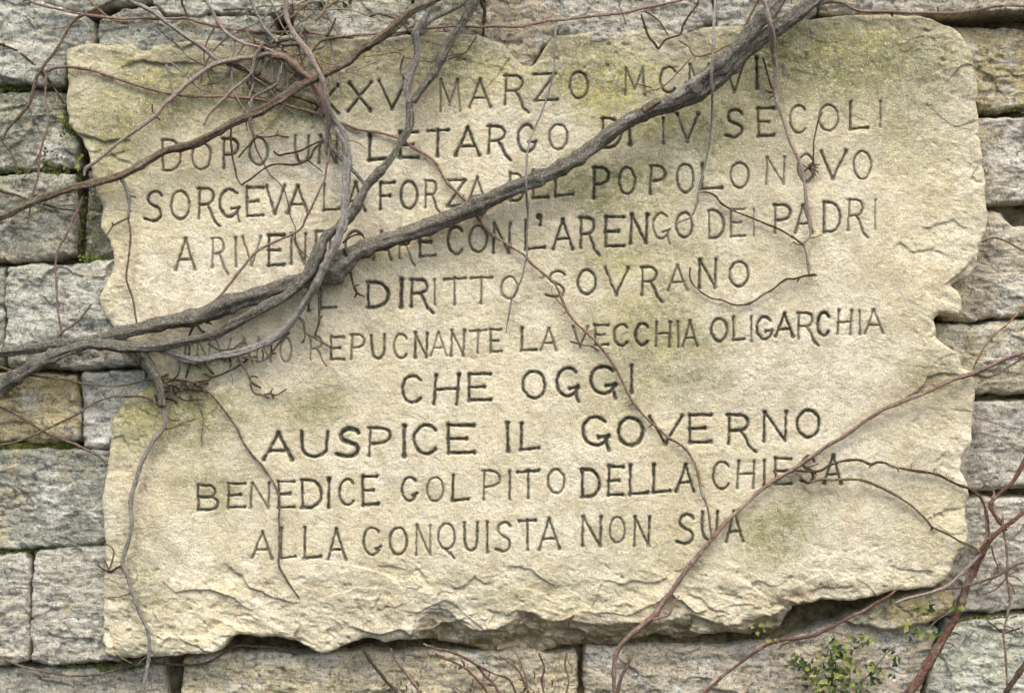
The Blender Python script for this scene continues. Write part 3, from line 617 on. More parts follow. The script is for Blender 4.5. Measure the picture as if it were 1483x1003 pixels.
tube('twig', [(499,359),(503,372),(507,391),(511,408),(517,423),(528,429)], 'dark', A, 84, 54, 3, 2.5, .25)
spur(A, 517, 423, -4, 8, 'dark', 2.4, 56); spur(A, 513, 415, 8, -2, 'dark', 1.6, 56)
tube('twig', [(496,352),(504,345),(515,340),(524,341),(529,350)], 'dark', A, 58, 52, 2.2, 1.8)
tube('twig', [(284,464),(279,474),(273,487)], 'dark', A, 62, 52, 2.8, 2.2, .3)
tube('twig', [(283,466),(289,476),(298,482)], 'dark', A, 62, 52, 2.6, 2.4, .3)
tube('twig', [(299,444),(321,426),(331,413),(342,399),(356,382),(372,364),(385,356),(399,349),(418,341),(436,331),(441,319),(447,307),(458,286),(464,272),(470,260),(472,245),(476,224),(474,206)], 'red', A, 62, 60, 2.6, 2.2)
spur(A, 342, 399, 8, -9, 'red', 1.5); spur(A, 298, 468, 9, 1, 'dark', 2, 60)

# second bough
Bv = vine('bough_vine', 0, 318, 'brown bough from the left edge up past DOPO to the top of the photo')
tube('stem', [(660,-30,5,96),(628,0,5.5,94),(612,8,6.5,93),(596,16,7,92),(569,40,7,90),(542,59,6.5,88),(520,73,6.5,86),(508,86,7,86),(490,97,6,86),(469,108,6,86),(434,127,6,84),(407,143,6.5,80),(378,161,6.5,76),(355,172,6,74),(337,179,6.5,72),(310,194,6.5,70),(283,208,7,68),(262,213,6.5,66),(243,218,6,64),(222,229,6,63),(202,240,6,62),(180,253,6,62),(162,260,6,60),(135,266,5.5,58),(108,272,5.5,56),(80,281,5.5,54),(54,290,5.5,52),(25,304,5,50),(0,315,5,50),(-30,326,5,50)], 'brown', Bv, 70, knots=.1)
tube('twig', [(175,257,3),(181,268,3),(186,283,3),(187,300,2.6),(186,316,2.6)], 'pale', Bv, 60, 52)
tube('twig', [(186,316),(188,332),(189,348),(186,372),(183,399),(187,416),(191,429),(195,447),(198,467)], 'brown', Bv, 52, 56, 2.3, 2)
tube('twig', [(186,316),(176,320),(164,326),(159,333),(153,341)], 'brown', Bv, 52, 48, 2, 1.8, .3)
spur(Bv, 186, 285, 11, 1, 'dark', 1.8); spur(Bv, 164, 326, -2, -5, 'dark', 1.6); spur(Bv, 186, 350, 5, 2, 'brown', 1.3)
tube('twig', [(560,48,1.5),(545,22,1.8),(537,24,1.5),(548,20,1.6),(572,27,1.5)][1:], 'dark', Bv, 78, 60, 1.8, 1.4)
spur(Bv, 596, 48, -10, -12, 'dark', 2, 66); spur(Bv, 118, 271, -3, 9, 'brown', 1.7, 48)

# forked stem that becomes the middle strand
Fv = vine('forked_vine', 0, 575, 'forked grey vine whose two prongs meet above LETARGO and run down left')
tube('stem', [(593,150,5.5,66),(595,170,5.5,66),(593,186,6,66),(582,205,6,66),(569,226,5.5,68),(553,245,6,70),(541,257,7,72),(531,270,7,74),(522,285,7.5,76),(515,299,8,76),(504,315,7.5,76),(490,328,6.5,76),(474,342,7,76),(466,356,9,76),(459,372,10,76),(447,396,9,74),(432,412,8,74),(415,427,7,74),(380,446,7.5,72),(342,466,8,70),(308,484,7.5,70),(274,492,7,70),(247,499,7,70),(220,504,8,70),(180,503,9,70),(150,499,8,70),(125,500,8,70),(94,510,8,68),(72,518,9,66),(54,527,10,64),(27,543,10,60),(0,562,10,56),(-30,590,10,54)], 'grey', Fv, 70, knots=.14)
tube('branch', [(700,-30,5),(690,0,5.5),(674,27,5.5),(664,42,5.5),(655,54,6),(646,70,6.5),(639,84,6),(631,100,5),(623,113,5),(609,132,5),(598,148,5.5)], 'grey', Fv, 72, 66, knots=.14)
tube('branch', [(632,-20,3),(623,8,3.5),(618,22,4),(611,36,4.5),(602,48,5),(604,66,6),(603,84,5.5),(598,98,6),(593,113,6.5),(590,130,5.5),(594,150,5.5)], 'pale', Fv, 80, 66)
tube('branch', [(740,-30),(702,-14),(680,-2),(668,8),(650,17),(632,25),(618,36),(609,50)], 'grey', Fv, 66, 70, 3, 3)
tube('twig', [(585,81),(581,94),(581,104),(586,116),(589,132),(592,142)], 'dark', Fv, 56, 64, 2.6, 2.6, .2)
spur(Fv, 696, 0, 4, 34, 'dark', 4.5, 60, 48)
tube('twig', [(690,52),(684,62),(676,74),(662,81),(650,86)], 'dark', Fv, 52, 60, 1.4, 1.4)
tube('twig', [(200,505,8,68),(209,517,8,64),(216,530,7.5,60),(223,543,7,58),(229,556,6.5,58),(233,572,6.5,58),(235,588,5,56)], 'grey', Fv, 60, knots=.2)
tube('twig', [(189,500),(202,520),(211,535),(211,552)], 'dark', Fv, 62, 50, 3, 3)
tube('hanging_twig', [(233,580),(236,597),(239,612),(234,624),(224,636),(213,656),(205,671),(199,688),(194,704),(190,720),(189,736),(190,760),(183,792),(178,814),(182,828),(186,841),(197,873),(206,895),(213,911),(216,930),(216,949),(213,970),(207,1003),(204,1020)], 'pale', Fv, 54, 58, 3.8, 2.3, .16)
tube('tendril', [(178,817),(168,822),(159,827),(150,824),(140,817)], 'dark', Fv, 53, 44, 2, 1.8, .3)
tube('tendril', [(159,827),(155,818),(152,811)], 'dark', Fv, 52, 44, 1.6, 1.3, .3)
tube('tendril', [(159,823),(164,808),(165,797),(158,789),(150,787)], 'brown', Fv, 50, 44, 1.6, 1.4)
tube('tendril', [(190,859),(180,861),(170,864),(157,864)], 'brown', Fv, 52, 48, 1.2, 1)
tube('twig', [(239,621),(247,620),(258,616),(266,611),(275,609),(284,606)], 'brown', Fv, 52, 50, 2.2, 1.6, .3)
tube('twig', [(233,596),(243,604),(250,609),(262,608)], 'dark', Fv, 52, 49, 1.4, 1.2)

# grey upright stem with the lower strand
G = vine('upright_vine', 415, 0, 'whitish upright vine dropping from the top edge past XXV and curving left below RIVENDICARE')
tube('stem', [(410,-30,4,82),(414,0,4,82),(415,20,4,82),(418,34,4,84),(424,47,4.5,86),(435,61,5,92),(448,76,5,96),(455,90,4.5,97),(464,108,4.2,98),(471,130,4.5,94),(474,150,5,88),(476,168,5,78),(475,184,4.5,70),(473,204,4,62),(474,225,3,56)], 'pink', G, 80, knots=.14)
tube('branch', [(478,160,4,80),(483,174,4.5,74),(493,187,5.5,70),(501,203,6.5,68),(503,225,7,68),(501,251,6.5,70),(500,287,6.5,78),(499,314,6.5,82),(493,334,6,86),(486,356,6,90),(475,378,6,90),(464,398,6,88),(455,415,6,84),(442,437,5.5,72),(428,459,5.5,68),(410,478,6,66),(392,491,6.5,66),(370,502,6,64),(340,512,6,62),(318,516,5.5,62),(300,520,5.5,62),(284,521,5.5,60),(261,516,5,62),(240,509,5,64),(215,503,4,68)], 'pale', G, 70, knots=.14)
tube('branch', [(474,190),(481,214),(488,222),(496,231),(506,242),(515,251),(528,266)], 'grey', G, 62, 70, 3.2, 3, .2)
tube('branch', [(484,184),(490,196),(498,210),(503,228)], 'pale', G, 76, 72, 3, 3)
tube('branch', [(466,60),(458,30),(470,14),(484,-20)][1:], 'tan', G, 66, 60, 2, 2)
tube('twig', [(471,200),(460,206),(448,212),(437,218),(427,220),(415,222),(404,225),(396,219)], 'dark', G, 60, 52, 2.4, 2, .3)
tube('twig', [(470,205),(460,211),(454,218),(450,227),(445,231),(436,236),(421,239),(411,238),(403,237),(390,240),(380,246),(370,253),(360,261),(350,268)], 'dark', G, 58, 52, 2.2, 1.8, .25)
tube('twig', [(430,222),(432,230),(436,236)], 'dark', G, 52, 50, 1.6, 1.6)
tube('tendril', [(445,231),(455,240),(468,250)], 'dark', G, 54, 52, 1.4, 1.2)
tube('tendril', [(476,206),(490,203),(512,204),(530,216)], 'tan', G, 54, 50, 1.1, .9)
tube('twig', [(429,457),(435,461),(440,466),(442,480),(447,485),(452,488),(463,493),(473,499),(480,502)], 'grey', G, 64, 52, 2.4, 2.4, .3)
tube('twig', [(462,422),(462,440),(462,464),(459,475),(456,486)], 'brown', G, 66, 54, 2.8, 2.2, .2)
spur(G, 462, 466, 6, -10, 'dark', 1.6); spur(G, 441, 480, -2, 14, 'grey', 1.8); spur(G, 441, 492, -5, 5, 'dark', 2); spur(G, 462, 464, -3, 9, 'dark', 2)
tube('twig', [(301,498),(308,502),(319,507),(330,507),(339,505),(345,500),(349,497),(357,498)], 'brown', G, 64, 54, 2.4, 1.8, .3)
tube('twig', [(274,501),(275,508),(273,518)], 'dark', G, 62, 56, 2.2, 2)
tube('twig', [(258,520),(260,530),(258,541),(250,549),(238,554)], 'dark', G, 62, 52, 2, 1.8, .3)
tube('twig', [(276,524),(272,535),(268,547)], 'dark', G, 60, 50, 2.8, 2.2, .25)
tube('twig', [(294,522),(300,531),(305,537),(310,542)], 'dark', G, 60, 50, 3, 2.4, .25)
tube('twig', [(372,517),(362,518),(355,522),(342,532),(332,537),(322,542),(308,546),(301,544),(295,541)], 'dark', G, 60, 50, 2.2, 2, .3)
tube('twig', [(306,546),(301,551),(292,551),(285,556),(272,556),(262,553)], 'dark', G, 52, 50, 2.2, 2, .3)
tube('twig', [(343,517),(349,524),(354,532),(358,541),(362,551),(363,559),(368,568),(380,572),(390,577)], 'brown', G, 60, 52, 2.4, 2.2, .25)
tube('twig', [(362,551),(368,556),(378,562)], 'dark', G, 52, 49, 2.2, 2); spur(G, 361, 546, 13, 1, 'dark', 1.4, 52)
tube('tendril', [(380,572),(392,570),(400,572),(415,563)], 'dark', G, 50, 49, 2, 1.6, .3); spur(G, 393, 571, 3, 7, 'dark', 1.8, 49); spur(G, 392, 570, 3, -8, 'dark', 1.8, 49)
tube('twig', [(350,517),(362,518),(375,522),(384,520),(392,513),(400,502),(408,493),(414,486),(420,480)], 'grey', G, 62, 60, 2.4, 2.4, .2)
spur(G, 392, 497, 0, 16, 'dark', 2); spur(G, 379, 505, 1, 16, 'dark', 1.8); spur(G, 392, 514, 9, -3, 'dark', 1.8); spur(G, 332, 518, 1, 14, 'dark', 2); spur(G, 333, 540, 4, 16, 'pale', 1.3); spur(G, 284, 529, 6, 5, 'dark', 2)
# matted knot of old shoots
rk = random.Random(5)
for i in range(30):
    x = rk.uniform(224, 286); y = 553 + rk.uniform(-8, 30) * (1 - (x - 224) / 110)
    a = rk.choice([0, 0, 90, 35, -30]) + rk.uniform(-18, 18); L = rk.uniform(7, 19)
    spur(G, x, y, L * math.cos(radians(a)), L * math.sin(radians(a)), rk.choice(['dark', 'dark', 'grey']), rk.uniform(1.5, 3), rk.uniform(49, 58), 48)
tube('twig', [(255,572),(268,579),(282,579),(296,578)], 'dark', G, 52, 50, 1.8, 1.8)
tube('twig', [(285,570),(288,587),(292,598),(295,607),(294,618),(293,627),(292,645)], 'brown', G, 50, 49, 1.4, 1)

# pinkish stem and tangle upper left
T = vine('tangled_vine', 410, 80, 'pinkish vine in the dense tangle above DOPO, its long shoot running down left')
tube('stem', [(393,80,4.5),(410,82,6),(418,88,5.5),(427,97,5.5),(437,106,5.5),(446,113,5.5),(456,124,5.5),(464,138,6),(469,152,6),(472,166,5)], 'red', T, 62, 60, knots=.15)
tube('branch', [(410,82,4.5),(400,79,4),(387,77,4),(375,81,4),(362,84,3.5),(350,84,3.5),(335,87,4),(320,90,4.2),(308,94,4.2),(294,103,4),(280,114,3.6),(267,125,3.6),(253,138,3.6),(240,150,3.6),(231,161,4),(224,168,4),(205,182,2.8),(189,194,2.6),(168,210,2.6),(148,226,2.6),(135,236,2.8),(124,244,2.8),(121,256,2.4)], 'pink', T, 62, 56, knots=.16)
spur(T, 224, 166, -4, -16, 'dark', 1.8, 58); spur(T, 226, 170, 6, 4, 'dark', 2.2, 58); spur(T, 283, 113, 5, 3, 'dark', 1.8, 58); spur(T, 300, 99, 30, -2, 'pale', 1.5, 54)
tube('branch', [(178,-20),(189,0),(206,10),(224,19),(240,32),(256,43),(270,53),(283,62),(298,73),(315,88)], 'pale', T, 54, 60, 3.6, 3, .16)
tube('branch', [(290,-20),(297,0),(308,18),(318,35),(328,47),(340,57),(354,64),(369,67),(385,70),(400,78)], 'pink', T, 56, 62, 2.8, 2.6)
tube('branch', [(355,-20),(364,0),(369,16),(375,27),(381,39),(390,49),(399,58),(408,70)], 'pale', T, 54, 62, 2.4, 2.8)
tube('branch', [(328,92),(341,97),(355,101),(369,109),(381,115),(393,121),(408,130),(427,139),(441,143),(454,149),(466,156)], 'dark', T, 54, 54, 3.4, 4, .2)
tube('branch', [(382,60),(375,73),(369,80),(367,90),(366,100),(363,110)], 'pink', T, 68, 60, 2.8, 3)
tube('branch', [(366,107),(355,115),(345,124),(335,132),(326,141),(319,148),(310,158),(301,169),(296,182)], 'pink', T, 56, 49, 2.4, 2, .3)
tube('branch', [(412,84),(408,98),(405,110),(401,121),(390,128),(382,133),(372,137),(366,142),(362,153),(362,165),(362,178),(365,188),(368,196),(371,200)], 'grey', T, 62, 80, 3.2, 2.8, .16)
tube('branch', [(372,66),(381,72),(380,92),(376,104),(368,110)], 'dark', T, 58, 56, 2.4, 2.4)
tube('branch', [(400,63),(412,59),(424,57),(435,62)], 'dark', T, 66, 66, 2.4, 2.4)
tube('branch', [(385,67),(398,67),(413,67),(428,66),(440,68)], 'dark', T, 62, 62, 2.2, 2.2)
tube('branch', [(360,67),(372,64),(386,66),(398,61),(410,58)], 'dark', T, 56, 62, 2, 2)
tube('branch', [(365,90),(370,102),(382,112),(396,120)], 'dark', T, 52, 54, 3, 3, .2)
tube('branch', [(357,118),(366,132),(380,142),(398,148)], 'dark', T, 50, 52, 2, 2)
tube('branch', [(452,76),(458,68),(466,60),(475,57),(488,54)], 'dark', T, 66, 56, 2, 2.4, .2)
tube('twig', [(473,52),(479,44),(483,36),(487,26)], 'dark', T, 60, 54, 2.4, 2, .3); tube('twig', [(436,35),(441,42),(448,48)], 'dark', T, 56, 54, 2.4, 2)
tube('twig', [(415,8),(424,10),(421,20)], 'dark', T, 60, 60, 2, 2)
tube('twig', [(420,26),(430,18),(440,9),(450,0),(462,-16)], 'tan', T, 60, 56, 1.8, 1.8)
rk = random.Random(23)
for i in range(40):
    x = rk.uniform(215, 500) if i < 20 else rk.uniform(330, 470); y = rk.uniform(-8, 110); a = rk.choice([20, 50, 75, 110, 145, 165]) + rk.uniform(-14, 14); pts = [(x, y)]
    for q in range(rk.randint(3, 5)):
        a += rk.uniform(-26, 26); L = rk.uniform(14, 30); x += L * math.cos(radians(a)); y += L * math.sin(radians(a)); pts.append((x, y))
    tube('twig', pts, rk.choice(['pale', 'pink', 'pale', 'brown', 'tan']), T, rk.uniform(52, 62), rk.uniform(50, 54), rk.uniform(1.3, 2.2), rk.uniform(.8, 1.3), .2)
    if rk.random() < .6: spur(T, pts[1][0], pts[1][1], rk.uniform(-9, 9), rk.uniform(-9, 9), 'brown', 1.1, 53)
tube('tendril', [(370,197),(382,199),(392,198),(402,196),(410,198),(419,198)], 'scarlet', T, 58, 50, 1.6, 1.8, .3); spur(T, 402, 196, 2, -9, 'red', 1.2, 52)
tube('tendril', [(370,200),(362,210),(352,220),(346,228)], 'brown', T, 60, 50, 1.6, 2)
tube('tendril', [(367,200),(372,216),(380,232),(387,247),(395,257),(404,265),(411,275),(416,292),(420,310),(424,321),(428,330),(428,344),(430,355),(438,366),(448,374)], 'scarlet', T, 52, 50, 1.3, 1, .2)
tube('twig', [(334,176),(334,189),(335,208),(337,229),(340,243),(343,256),(350,268)], 'brown', T, 60, 51, 1.9, 2, .2)
tube('twig', [(352,125),(353,148),(356,170),(358,190)], 'brown', T, 50, 52, 1.4, 1.2)
tube('tendril', [(450,78),(457,83),(466,88),(478,93),(492,93),(505,90),(520,84),(536,81),(552,79),(575,75),(585,83),(600,86),(618,89),(633,87)], 'tan', T, 60, 56, 1.4, 1.2, .3)
rk = random.Random(11)
for i in range(9):
    x = rk.uniform(366, 430); y = rk.uniform(60, 110); a = rk.uniform(0, 360); L = rk.uniform(8, 18)
    spur(T, x, y, L * math.cos(radians(a)), L * math.sin(radians(a)), rk.choice(['dark', 'brown', 'grey']), rk.uniform(1.1, 2), rk.uniform(50, 60), 49)

# long thin reddish vine across the letters
R1 = vine('thin_red_vine', 67, 100, 'long thin reddish vine winding from upper left down through OGGI to NON SUA')
tube('stem', [(67,103),(80,99),(94,97),(108,97),(135,102),(155,109),(175,116),(203,125),(229,132),(250,137),(270,139),(297,139),(324,139),(345,141),(364,143),(395,148),(425,155),(455,163),(477,172),(495,179),(522,188),(549,192),(577,200),(596,213),(610,221),(623,229),(631,238),(639,251),(650,267),(668,284),(685,302),(694,317),(704,332),(717,343),(731,351),(745,360),(758,369),(770,382),(782,392),(794,402),(803,411),(810,423),(821,448),(834,467),(848,480),(861,493),(880,515),(892,534),(902,553),(909,568),(918,582),(929,597),(940,609),(955,622),(969,634),(984,642),(996,653),(1003,664),(1010,680),(1013,694),(1015,709),(1021,726),(1026,744),(1028,762),(1031,778)], 'red', R1, 50, 54, 2.5, 2.1, .2)
for (x, y, dx, dy) in [(130,101,4,-7),(265,139,-6,-8),(521,188,-6,6),(821,450,-10,6),(848,484,13,-6),(902,555,8,-3),(918,583,-9,5),(810,425,9,4),(790,399,-9,3),(685,302,-7,-6),(1014,702,7,4),(945,614,-7,5)]:
    spur(R1, x, y, dx, dy, 'red', 1.2, 52, 49)
tube('tendril', [(821,450),(812,440),(800,425),(800,415)], 'tan', R1, 50, 48, 1, .9)
tube('tendril', [(826,494),(836,497),(846,500),(856,501),(868,508)], 'dark', R1, 49, 48, 1.6, 1.4)

# right hand hanging twigs
Wv = vine('hanging_vine', 1106, 0, 'slender vine hanging from the top edge to PADRI, pale above and brown below')
tube('stem', [(1098,-30,3.6,100),(1106,0,4,100),(1110,12,4,101),(1112,24,4.2,102),(1116,38,4.6,100),(1119,51,4.6,92),(1120,64,4,82),(1120,76,3.4,74),(1123,92,3.4,66),(1124,108,3.6,62),(1122,124,3.6,58),(1123,138,3,56),(1132,167,2.4,54),(1142,200,2.4,54),(1149,215,2.4,54),(1156,229,2.6,54),(1161,243,2.8,54),(1164,262,2.6,54),(1168,294,2.4,54),(1171,315,2.4,52),(1174,338,2.2,52),(1170,346,2.2,52),(1163,354,2.2,52),(1167,365,2,52),(1169,378,2,51),(1171,397,2,50)], 'pink', Wv, 60, knots=.2)
tube('twig', [(1105,84),(1110,100),(1115,117),(1118,126),(1123,134)], 'dark', Wv, 50, 54, 1.7, 2); spur(Wv, 1122, 134, -14, -3, 'dark', 2, 54, 50); spur(Wv, 1122, 136, -8, 6, 'dark', 1.8, 54, 50)
tube('twig', [(1163,250),(1171,242),(1177,236),(1178,222),(1178,208),(1181,192),(1185,175),(1191,162)], 'dark', Wv, 54, 52, 1.9, 1.5, .2)
for dx, dy in [(15,0),(12,12),(5,-8),(18,-5),(8,16),(-8,-6),(16,8)]: spur(Wv, 1170, 243, dx, dy, 'dark', 1.4, 53, 49)
tube('twig', [(1163,354),(1150,345),(1137,337),(1124,330),(1110,324),(1096,318),(1083,313),(1062,305),(1045,295),(1036,283),(1024,278),(1014,278)], 'dark', Wv, 53, 50, 2.1, 1.8, .2)
spur(Wv, 1163, 354, -15, -4, 'brown', 1.6, 52, 49); tube('tendril', [(1172,345),(1182,343),(1192,340)], 'tan', Wv, 52, 49, 1.4, 1)
tube('twig', [(1183,399),(1171,399),(1160,401),(1150,404),(1140,404),(1132,409),(1119,419),(1107,426),(1095,434),(1083,440),(1070,442),(1058,440),(1045,434),(1031,432),(1020,426),(1010,418),(1003,410),(999,402),(999,386)], 'dark', Wv, 52, 50, 2, 1.7, .25)
spur(Wv, 1157, 402, -4, 6, 'dark', 1.6, 51, 49); spur(Wv, 1171, 399, 10, -3, 'dark', 1.4)

H2 = vine('hanging_twig', 1036, 0, 'thin grey twig hanging straight down through the V of MCMVI towards POPOLO', 'hanging twig', 'thin hanging twigs')
tube('stem', [(1038,-25,3,60),(1036,0,3,66),(1035,27,2.8,80),(1034,54,2.6,98),(1032,80,2.6,103),(1030,108,2.4,101),(1031,135,2.2,90),(1031,162,2,70),(1029,190,1.8,58),(1026,216,1.8,54),(1020,243,1.8,54),(1013,270,1.8,53),(1010,294,1.8,52),(1002,313,1.7,51),(990,319,1.6,50),(977,324,1.4,49)], 'pale', H2, 60, knots=.25)
spur(H2, 1029, 108, -6, 3, 'pale', 1.4, 90)
H3 = vine('hanging_twig', 805, 46, 'thin lilac grey twig hanging from the notch in the top edge across the thick stem', 'hanging twig', 'thin hanging twigs')
tube('stem', [(806,30,1.8,50),(805,46,2,56),(803,72,1.8,56),(802,102,1.8,58),(796,128,1.8,60),(789,151,1.8,62),(782,168,1.8,66),(775,183,1.8,70),(768,202,1.8,76),(764,221,1.8,84),(762,245,2,86),(762,270,2,86),(763,290,2,72),(764,310,1.8,60),(763,340,1.6,56),(762,372,1.6,54),(755,402,1.6,53),(748,418,1.5,52),(741,434,1.5,51),(736,460,1.3,50),(733,483,1.3,49)], 'pale', H3, 60, knots=.3)
tube('tendril', [(742,434),(750,438),(758,436),(768,428)], 'tan', H3, 51, 48, 1, .9)
H4 = vine('curved_twig', 1094, 8, 'tan twig curving along the upper side of the thick stem near the top', 'twig', None)
tube('stem', [(1104,-20),(1094,8),(1087,21),(1081,34),(1074,48),(1067,57),(1058,64),(1047,69),(1037,75),(1027,78),(1016,81),(1007,81),(1002,76),(998,68),(990,62),(983,58)], 'tan', H4, 98, 52, 2.4, 1.8, .2)
H5 = vine('small_twig', 964, 57, 'small dark crooked twig on the top rim right of the notch', 'twig', None)
tube('stem', [(929,20),(934,38),(940,54),(947,62),(953,70),(958,64),(964,57),(974,54),(985,50),(989,38),(998,22),(1012,4),(1020,-12)], 'dark', H5, 52, 54, 1.8, 1.6, .3)
tube('twig', [(934,16),(944,22),(955,31),(962,42),(968,52)], 'dark', H5, 52, 50, 1.5, 1.3); tube('twig', [(890,-12),(896,8),(902,22),(907,36)], 'red', H5, 54, 50, 1.6, 1.3)
H6 = vine('small_twig', 950, 130, 'thin pinkish tendril lying across the C of MCMVI', 'twig', None)
tube('stem', [(1000,85),(993,92),(981,105),(969,118),(960,125),(950,130),(942,131),(930,136)], 'tan', H6, 60, 49, 1.5, 1.3, .3); tube('twig', [(944,128),(934,124),(922,121)], 'dark', H6, 50, 48, 1.2, 1)

# thin vines on the left and along the top
def simple(name, label, parts, cat='climbing vine', group='thin vines over the left stones'):
    v = vine(name, parts[0][1][0][0], parts[0][1][0][1], label, cat, group)
    for nm, pts, mat, d0, d1, r, r1 in parts: tube(nm, pts, mat, v, d0, d1, r, r1, .2)
    return v
simple('thin_vine', 'thin dark vine curving from the left edge to the upper left corner of the tablet', [('stem', [(-20,60),(0,65),(14,69),(26,75),(40,86),(52,96),(67,111),(75,120),(80,130),(87,140),(92,150)], 'dark', 52, 40, 2.2, 1.8)])
simple('thin_vine', 'brown vine from the top left running down left past the tablet corner', [('stem', [(200,-20),(160,2),(130,16),(120,22),(109,28),(100,40),(93,52),(86,65),(78,78),(65,93),(57,104),(52,114),(49,125),(47,135),(44,147),(39,156),(28,168),(16,181),(8,192),(2,204)], 'brown', 56, 44, 2.6, 2.6), ('twig', [(112,34),(98,39),(76,41)], 'tan', 50, 44, 1.5, 1.2), ('twig', [(2,204),(14,218),(22,236),(26,250)], 'brown', 44, 42, 2.2, 2)])
simple('thin_vine', 'thin reddish vine dropping straight down the mossy stones left of the tablet', [('stem', [(70,98),(67,112),(66,135),(68,160),(69,181),(63,202),(58,220),(56,240),(54,259),(48,280),(44,302),(40,325)], 'red', 50, 42, 2, 1.6), ('twig', [(58,222),(44,246),(30,262)], 'red', 44, 40, 1.4, 1.2)])
simple('thin_vine', 'long reddish vine running level along the whole top edge of the photo', [('stem', [(20,-14),(40,0),(62,8),(94,16),(115,20),(135,23),(167,27),(188,27),(210,26),(235,27),(255,28),(272,27),(290,32),(310,38),(330,42),(351,44),(375,46),(399,47),(421,47),(444,47),(468,50),(488,53),(515,51),(542,50),(569,48),(609,42),(635,40),(663,38),(690,39),(717,38),(745,39),(779,34),(794,30),(820,28),(848,24),(875,22),(902,19),(930,13),(956,7),(988,0),(1010,-12)], 'red', 50, 52, 2.3, 2.1), ('twig', [(272,27),(266,10),(263,-10)], 'dark', 50, 46, 2.2, 2)], group='thin vines along the top')
simple('thin_vine', 'short orange tan shoot crossing the top left corner stones', [('stem', [(122,-16),(129,0),(137,9),(146,16),(156,24),(167,30),(186,31)], 'tan', 56, 50, 2, 1.6)])
simple('thin_vine', 'reddish vine running level along the top right above the tablet', [('stem', [(1165,14),(1183,8),(1200,4),(1218,5),(1232,12),(1245,16),(1270,17),(1299,18),(1325,19),(1353,19),(1380,19),(1407,16),(1427,12),(1447,8),(1483,8),(1510,12)], 'red', 52, 48, 2.4, 2.4), ('spur', [(1360,19),(1358,10)], 'dark', 50, 48, 2, 2), ('spur', [(1290,18),(1293,24)], 'dark', 50, 48, 2, 2)], group='thin vines along the top')
simple('thin_vine', 'thin dark shoot entering at the left edge just above the brown bough', [('stem', [(-20,270),(0,277),(20,281),(38,288)], 'dark', 46, 46, 2, 2), ('twig', [(62,295),(75,299),(89,303),(106,305),(124,309)], 'dark', 48, 42, 2, 1.8)])
simple('thin_vine', 'reddish shoot hanging over the square grey stone left of RIVENDICARE', [('stem', [(120,284),(114,300),(108,312),(96,338),(84,361),(81,380),(81,402),(82,430),(84,456),(89,478),(88,492)], 'red', 50, 44, 2.2, 2), ('twig', [(132,440),(124,452),(113,464),(102,473),(92,480),(78,495)], 'brown', 44, 50, 2.2, 2.2)])
simple('thin_vine', 'thin vine from the left edge below the thick stems and down through AUSPICE', [('stem', [(-20,526),(0,531),(20,538),(40,542),(67,546),(94,550),(120,555),(148,558),(170,558),(189,555),(210,551),(229,547),(250,549),(270,550),(288,557),(302,566),(313,578),(324,593),(335,608),(345,623),(350,636),(356,647),(364,657),(372,666),(382,677),(391,690),(398,703),(404,717),(405,735),(404,750),(404,780),(404,814),(409,827),(415,838),(424,852),(434,865)], 'brown', 56, 49, 2.2, 1.5), ('twig', [(274,564),(288,564),(301,568)], 'dark', 50, 50, 2, 1.8)])
simple('thin_vine', 'tan vine rising over the yellow stone to the knot on the tablet edge', [('stem', [(-20,648),(0,644),(20,640),(40,634),(60,625),(81,615),(97,607),(113,599),(126,590),(140,582),(158,576),(175,574),(192,573),(208,574),(220,580),(232,590)], 'brown', 46, 52, 2.2, 1.8)])
simple('thin_vine', 'brown vine sloping down right across the yellow stone to the tablet edge', [('stem', [(-20,578),(0,588),(20,598),(40,609),(55,619),(70,628),(90,636),(108,642),(122,649),(135,655),(146,662),(156,672)], 'brown', 48, 44, 2.8, 2)])
simple('thin_vine', 'thin brown vine running along the lowest joint at bottom left below the tablet', [('stem', [(-20,944),(0,951),(27,962),(55,970),(81,974),(100,977),(121,977),(145,975),(167,970),(194,962),(220,959),(243,960),(268,962),(291,961),(305,957),(318,949),(332,940),(345,934),(370,935),(399,938),(430,946)], 'brown', 40, 14, 2.1, 1.6), ('twig', [(146,930),(157,938),(165,945),(175,952),(192,960)], 'brown', 46, 42, 2.2, 2), ('twig', [(200,961),(215,948),(232,943)], 'brown', 44, 44, 1.5, 1.3)])

# right hand and lower vines
V1 = vine('lower_red_vine', 891, 1003, 'reddish vine rising from the bottom edge past SUA and CHIESA to the right edge')
tube('stem', [(891,1030,3.6,52),(890,1003,3.6,52),(889,976,3.8,54),(891,950,4,50),(900,932,4,52),(913,918,4.4,54),(928,906,4.6,54),(945,892,4.6,54),(960,872,4.2,52),(975,852,4,52),(988,833,4,51),(1002,814,4,51),(1018,795,3.8,51),(1034,776,3.6,51),(1054,753,3.4,51),(1077,733,3,51),(1096,715,3,51),(1118,698,3,51),(1140,684,3.2,51),(1164,669,3.2,51),(1184,655,3,51),(1204,642,3,51),(1221,632,3,51),(1239,620,3,52),(1260,604,3,52),(1283,591,3.2,54),(1304,583,3.2,54),(1326,574,3.2,54),(1346,565,3.4,54),(1366,556,3.6,54),(1386,548,3.6,52),(1407,542,3.6,50),(1427,533,3.2,54),(1447,523,3,52),(1465,516,2.8,50),(1483,510,2.8,48),(1510,500,2.8,46)], 'red', V1, 60, knots=.12)
tube('branch', [(893,1010),(898,986),(905,969),(913,954),(918,942)], 'brown', V1, 42, 30, 3, 2.8)
tube('branch', [(943,896),(958,893),(969,888),(974,876),(983,862)], 'red', V1, 58, 50, 2.2, 2, .25); spur(V1, 960, 868, 14, 0, 'tan', 1, 52)
